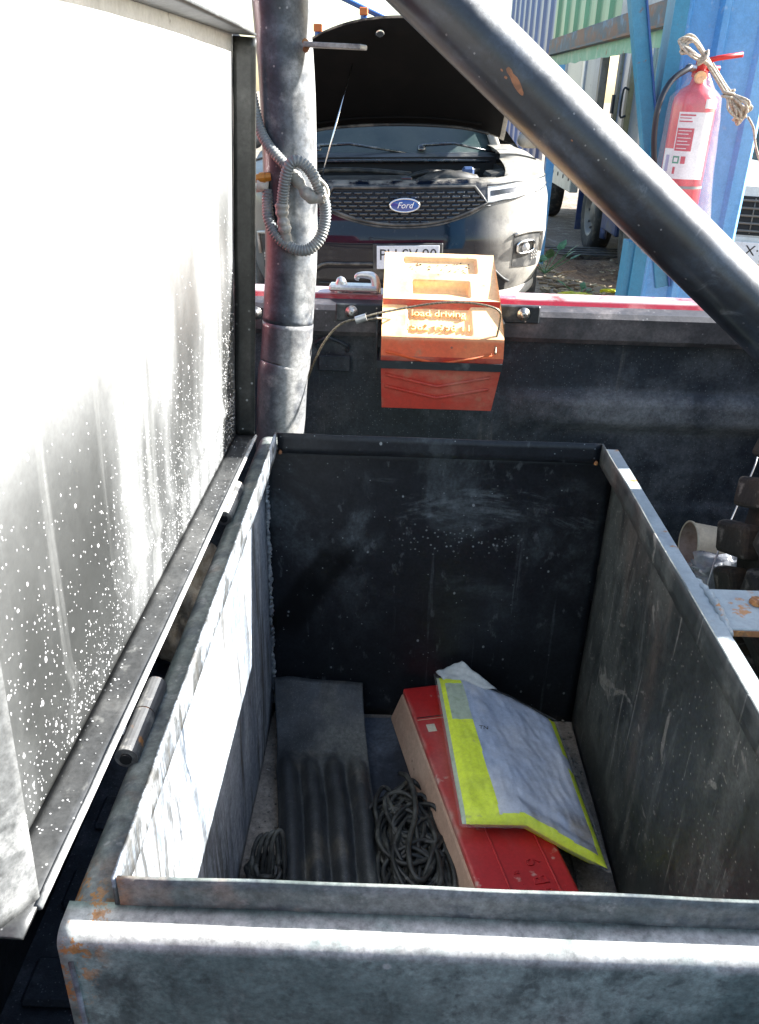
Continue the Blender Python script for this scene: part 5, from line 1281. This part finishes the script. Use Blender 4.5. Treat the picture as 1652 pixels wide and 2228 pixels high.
obj('beam', bx(WX-.045, WX+.03, 4.6, 8.75, 1.79, 1.92, bev=.004), 'beam_rust', sd_)
obj('beam_flange', bx(WX-.075, WX-.046, 4.6, 8.75, 1.79, 1.803), 'beam_rust', sd_)
def hem(u, v): return Vector((WX-.02-.006*nz(u*30), 4.65+4.1*u, 1.788-(.085+.012*nz(u*18, 2))*v))
solid(obj('hem', grid(hem, 80, 2), 'hem_green', sd_), .003)
for y in (8.72, 12.4): obj('post', bx(WX+.031, WX+.11, y-.05, y+.05, gz(1.5, y)-.02, 4.2), 'col_blue', sd_)
# far blue truss with orange tips above the bonnet
gt = thing('gantry', 'distant blue steel gantry with orange corner blocks above the raised bonnet', 'gantry', (-1.0, 14.0, 0))
p1, p2 = atY(738, -8, 14), atY(812, 28, 14); dd = (p2-p1)
obj('beam', tube([p1-dd*1.2, p2+dd*1.4], .035, 6), 'sheet_blue', gt)
for (px, py) in ((692, 52), (792, 16)):
    c = atY(px, py, 13.9); obj('corner_block', box(BM(), c+Vector((0, 0, -.05)), (.12, .12, .10), bev=.01), 'orange_far', gt)
    obj('leg', cyl((c.x, 13.9, -.02), (c.x, 13.9, c.z-.1), .05, 8), 'sheet_blue', gt)

# ================================================================== FIRE EXTINGUISHER
ex_ = thing('fire_extinguisher', 'red fire extinguisher in a clear plastic sleeve hung on the blue column', 'fire extinguisher', (.985, 3.105, 1.0))
ec = Vector((.985, 3.105, 0)); er = .071
obj('cylinder', lathe([(.001, 1.025), (er*.8, 1.025), (er, 1.04), (er, 1.440), (er*.96, 1.462), (er*.75, 1.485), (er*.38, 1.502), (er*.30, 1.525)], ec, (0, 0, 1), 40), 'ext_red', ex_, smooth=True)
obj('valve', lathe([(.001, 1.523), (.026, 1.523), (.026, 1.540), (.018, 1.545), (.018, 1.570), (.001, 1.573)], ec, (0, 0, 1), 16), 'red_plastic', ex_)
obj('gauge', lathe([(.001, .012), (.017, .012), (.019, .008), (.019, 0)], ec+Vector((-.005, -.022, 1.522)), (0, -1, 0), 20), 'chock', ex_)
obj('lever', tube([ec+Vector((.0, 0, 1.568)), ec+Vector((.05, -.005, 1.580)), ec+Vector((.125, -.01, 1.592))], .008, 8, sx=.6), 'red_plastic', ex_, smooth=True)
obj('carry_handle', tube([ec+Vector((.0, 0, 1.548)), ec+Vector((.06, -.005, 1.55))], .008, 8), 'red_plastic', ex_, smooth=True)
obj('hose_nut', cyl(ec+Vector((-.018, 0, 1.548)), ec+Vector((-.045, -.005, 1.550)), .012, 8), 'alu', ex_)
hs = [ec+Vector((-.045, -.005, 1.550)), atY(1500, 148, 3.08), atY(1462, 175, 3.05), atY(1435, 225, 3.03), atY(1424, 290, 3.03), atY(1424, 350, 3.04), atY(1428, 420, 3.06), atY(1436, 520, 3.07)]
obj('hose', tube(catmull(hs, 8), .0095, 10), 'hose', ex_, smooth=True)
def lab(name, a0, a1, z0, z1, m, off=.0006, parent=None):
    """patch on the cylinder: angles in degrees from the direction facing the camera, + to the right"""
    return obj(name, grid(lambda u, v: ec+Vector(((er+off)*math.sin(R(a0+(a1-a0)*u-18)), -(er+off)*math.cos(R(a0+(a1-a0)*u-18)), z0+(z1-z0)*v)), 16, 2), m, parent or ex_, smooth=True)
lb = lab('label', -35, 62, 1.215, 1.420, 'white_paint')
lab('label_lower', -72, -35.2, 1.215, 1.308, 'white_paint')
lab('date_sticker', 30, 76, 1.432, 1.460, 'white_paint')
for k, (z, h, a1) in enumerate(((1.411, .005, 10), (1.402, .003, 0), (1.392, .004, 4))): lab('label_bar', -31, a1, z-h/2, z+h/2, 'red_print', .0010, lb)
lab('label_panel', -32, 12, 1.302, 1.372, 'red_print', .0010, lb)
for k, z in enumerate((1.364, 1.354, 1.342, 1.332, 1.322, 1.310)): lab('label_line', -28, 6-7*(k % 2), z-.0011, z+.0011, 'white_paint', .0014, lb)
lab('label_icon', -32, -14, 1.263, 1.286, 'green_print', .0010, lb); lab('icon_mark', -28, -18, 1.268, 1.281, 'white_paint', .0014, lb)
lab('label_icon', -10, 2, 1.263, 1.286, 'red_print', .0010, lb)
lab('label_icon', -28, -21, 1.230, 1.252, 'red_print', .0010, lb)
lab('label_blot', -58, -44, 1.236, 1.288, 'violet_print', .0010, lb)
obj('strap', lathe([(er+.0015, 1.184), (er+.0015, 1.193)], ec, (0, 0, 1), 40), 'conduit', ex_, smooth=True)
def slv(u, v):
    a = 2*math.pi*u; z = 1.535-(1.535-.96)*v
    rr = interp([(.95, .100), (1.0, .108), (1.15, .098), (1.38, .086), (1.46, .080), (1.505, .045), (1.535, .030)], z)
    rr *= 1+.07*nz(math.cos(a)*2, math.sin(a)*2, z*9)
    x = math.sin(a)*rr*1.05+(.022*smooth01(1.42, 1.05, z) if False else .016*smooth01(z, 1.45, 1.0) if False else .014*(1-smooth01(z, 1.05, 1.42)))
    return ec+Vector((x, -math.cos(a)*rr*.82-.006, z))
obj('plastic_sleeve', grid(slv, 48, 40), 'sleeve', ex_, smooth=True)
# rope hank on the extinguisher's neck
rp = thing('rope_hank', 'hank of pale rope draped over the fire extinguisher valve', 'rope', atY(1570, 200, 3.0))
g = random.Random(4); bm = BM()
neck = atY(1545, 140, 3.035)
for k in range(9):      # loop bundle pointing up left
    o1 = Vector((g.uniform(-.012, .012), g.uniform(-.012, .012), g.uniform(-.012, .012)))
    e1 = atY(1482+g.uniform(-4, 8), 100+g.uniform(-14, 14), 3.02)+o1
    m1 = atY(1510, 86+g.uniform(-6, 6), 3.02)+o1; m2 = atY(1508, 118+g.uniform(-6, 6), 3.0)+o1*.5
    tube(catmull([neck+o1*.6, m1, e1, m2, neck-o1*.6], 6), .0042, 7, bm)
obj('upper_loops', bm, 'rope', rp, smooth=True)
bm = BM()
tie = atY(1585, 205, 3.02)
for k in range(10):     # strands falling to the lower loops
    o1 = Vector((g.uniform(-.016, .016), g.uniform(-.012, .012), g.uniform(-.01, .01)))
    a1 = atY(1620+g.uniform(-26, 14), 262+g.uniform(-10, 8), 3.03)+o1
    b1 = atY(1598+g.uniform(-6, 30), 235+g.uniform(-10, 10), 3.01)
    tube(catmull([neck+o1*.5, tie+o1*.6, b1+o1, a1, b1-o1+Vector((.012, 0, .01)), tie-o1*.5], 6), .0040, 7, bm)
obj('lower_loops', bm, 'rope', rp, smooth=True)
obj('wrap', tube(catmull([tie+Vector((.02*math.cos(a*2.1)*.9, .016*math.sin(a*2.1), .012-.004*a)) for a in [i*.5 for i in range(14)]], 4), .0042, 7), 'rope', rp, smooth=True)
obj('wrap', tube(catmull([atY(1531, 122, 3.02)+Vector((.012*math.cos(a*2.1), .02*math.sin(a*2.1), .016*math.cos(a*2.1)-.002*a)) for a in [i*.5 for i in range(14)]], 4), .0040, 7), 'rope', rp, smooth=True)
obj('tail', tube(catmull([atY(1628, 255, 3.02), atY(1640, 280, 3.02), atY(1645, 320, 3.02), atY(1660, 362, 3.02), atY(1690, 372, 3.02)], 6), .0038, 7), 'rope', rp, smooth=True)

# ================================================================== GROUND LITTER BETWEEN THE CARS
def gnd(px, py, it=6):
    z = 0.
    for _ in range(it): p = atZ(px, py, z); z = gz(p.x, p.y)
    return Vector((p.x, p.y, z))
pm = gnd(1330, 600)
def mound(u, v):
    x = pm.x+(u-.5)*1.9; y = pm.y+(v-.5)*2.6
    e = max(0, 1-((u-.5)*2)**2)*max(0, 1-((v-.5)*2)**2)
    return Vector((x, y, gz(x, y)-.01+e*(.11+.07*nz(x*3, y*3)+.03*nz(x*9, y*9))))
o = obj('soil_mound', grid(mound, 50, 60), 'soil', None, smooth=True); o['kind'] = 'structure'
g = random.Random(12)
bm = BM()
for k in range(420):
    px, py = g.uniform(1175, 1400), g.uniform(545, 645)
    p = gnd(px, py)
    if p.y > 12: continue
    s = g.uniform(.008, .035); a = g.uniform(0, 6.28)
    box(bm, p+Vector((0, 0, s*.3+(.10 if abs(px-1330) < 25 and 585 < py < 615 else 0))), (s*2.2, s*.9, s*.25), Matrix.Rotation(a, 4, 'Z') @ Matrix.Rotation(g.uniform(-.5, .5), 4, 'X'))
o = obj('litter', bm, 'leaf_dry'); o['kind'] = 'stuff'; o['label'] = 'dry leaves and scraps scattered on the dirt'; o['category'] = 'litter'
sts = []
for k in range(8):
    p = gnd(g.uniform(1180, 1380), g.uniform(560, 645))
    o = obj('stone', blob((0, 0, 0), 1, 1, .6, .3, k*3.1, 2), 'stone'); r_ = g.uniform(.02, .05)
    o.location = p+Vector((0, 0, r_*.4)); o.scale = (r_, r_*1.2, r_); tag(o, 'small pale stone on the dirt beside the black SUV', 'stone', 'stones on the dirt between the vehicles')
for px, py, l, an in ((1225, 600, .55, .9), (1290, 575, .5, -.6), (1250, 628, .35, .2)):
    p = gnd(px, py); d = Vector((math.cos(an), math.sin(an), 0))
    o = obj('twig', tube([p-d*l/2+Vector((0, 0, .012)), p+Vector((0, .02, .03)), p+d*l/2+Vector((0, 0, .014))], lambda s, t: .011-.006*s/t, 6), 'twig', None, smooth=True); tag(o, 'bare brown twig lying on the dirt beside the black SUV', 'twig', 'twigs on the dirt')
def leafy(name, px, py, n, size, label, h):
    p = gnd(px, py); t = thing(name, label, 'plant', p)
    gg = random.Random(px)
    for k in range(n):
        a = gg.uniform(0, 6.28); el = gg.uniform(.2, 1.); d = Vector((math.cos(a)*math.cos(el), math.sin(a)*math.cos(el), math.sin(el)))
        tip = p+d*h*gg.uniform(.5, 1.)
        obj('stem', tube([p, tip], .004, 5), 'leaf', t)
        side = d.cross(Vector((0, 0, 1))).normalized(); upv = side.cross(d)
        s = size*gg.uniform(.7, 1.2)
        bm = BM(); ctr_ = [bm.verts.new(tip+d*s*q_+upv*.12*s*math.sin(q_*3)) for q_ in (0, .5, 1., 1.5)]
        l_ = [bm.verts.new(tip+d*s*q_+side*s*w_) for q_, w_ in ((.35, .42), (.9, .40))]; r2_ = [bm.verts.new(tip+d*s*q_-side*s*w_) for q_, w_ in ((.35, .42), (.9, .40))]
        for q_ in (l_, r2_):
            bm.faces.new((ctr_[0], q_[0], ctr_[1])); bm.faces.new((ctr_[1], q_[0], q_[1], ctr_[2])); bm.faces.new((ctr_[2], q_[1], ctr_[3]))
        obj('leaf', bm, 'leaf', t, smooth=True)
leafy('weed', 1185, 595, 9, .085, 'green weed with rounded leaves growing beside the SUV', .30)
leafy('weed', 1262, 645, 5, .06, 'small dark green weed on the dirt near the yellow scraps', .16)
def crumple(px, py, sx, sy, sz, seed, m, label):
    p = gnd(px, py); o = obj('plastic_scrap', blob((p.x, p.y, p.z+sz*.7), sx, sy, sz, .5, seed, 3), m); tag(o, label, 'scrap')
crumple(1250, 646, .13, .07, .022, 3, 'yellow', 'bright yellow crumpled plastic scrap lying flat on the dirt')
crumple(1325, 637, .07, .02, .02, 5, 'yellow', 'small yellow scrap beside a pale stick on the dirt')
# dark slatted pallet piece in the truck's shade
pl_ = gnd(1265, 566)
pa = thing('pallet', 'dark broken slatted pallet lying on the dirt by the truck', 'pallet', pl_)
for k in range(4): obj('slat', bx(pl_.x-.75, pl_.x+.75, pl_.y-.30+k*.17, pl_.y-.20+k*.17, pl_.z+.09, pl_.z+.115), 'chassis', pa)
for k in range(3): obj('bearer', bx(pl_.x-.70+k*.66, pl_.x-.62+k*.66, pl_.y-.3, pl_.y+.32, pl_.z-.01, pl_.z+.0895), 'chassis', pa)
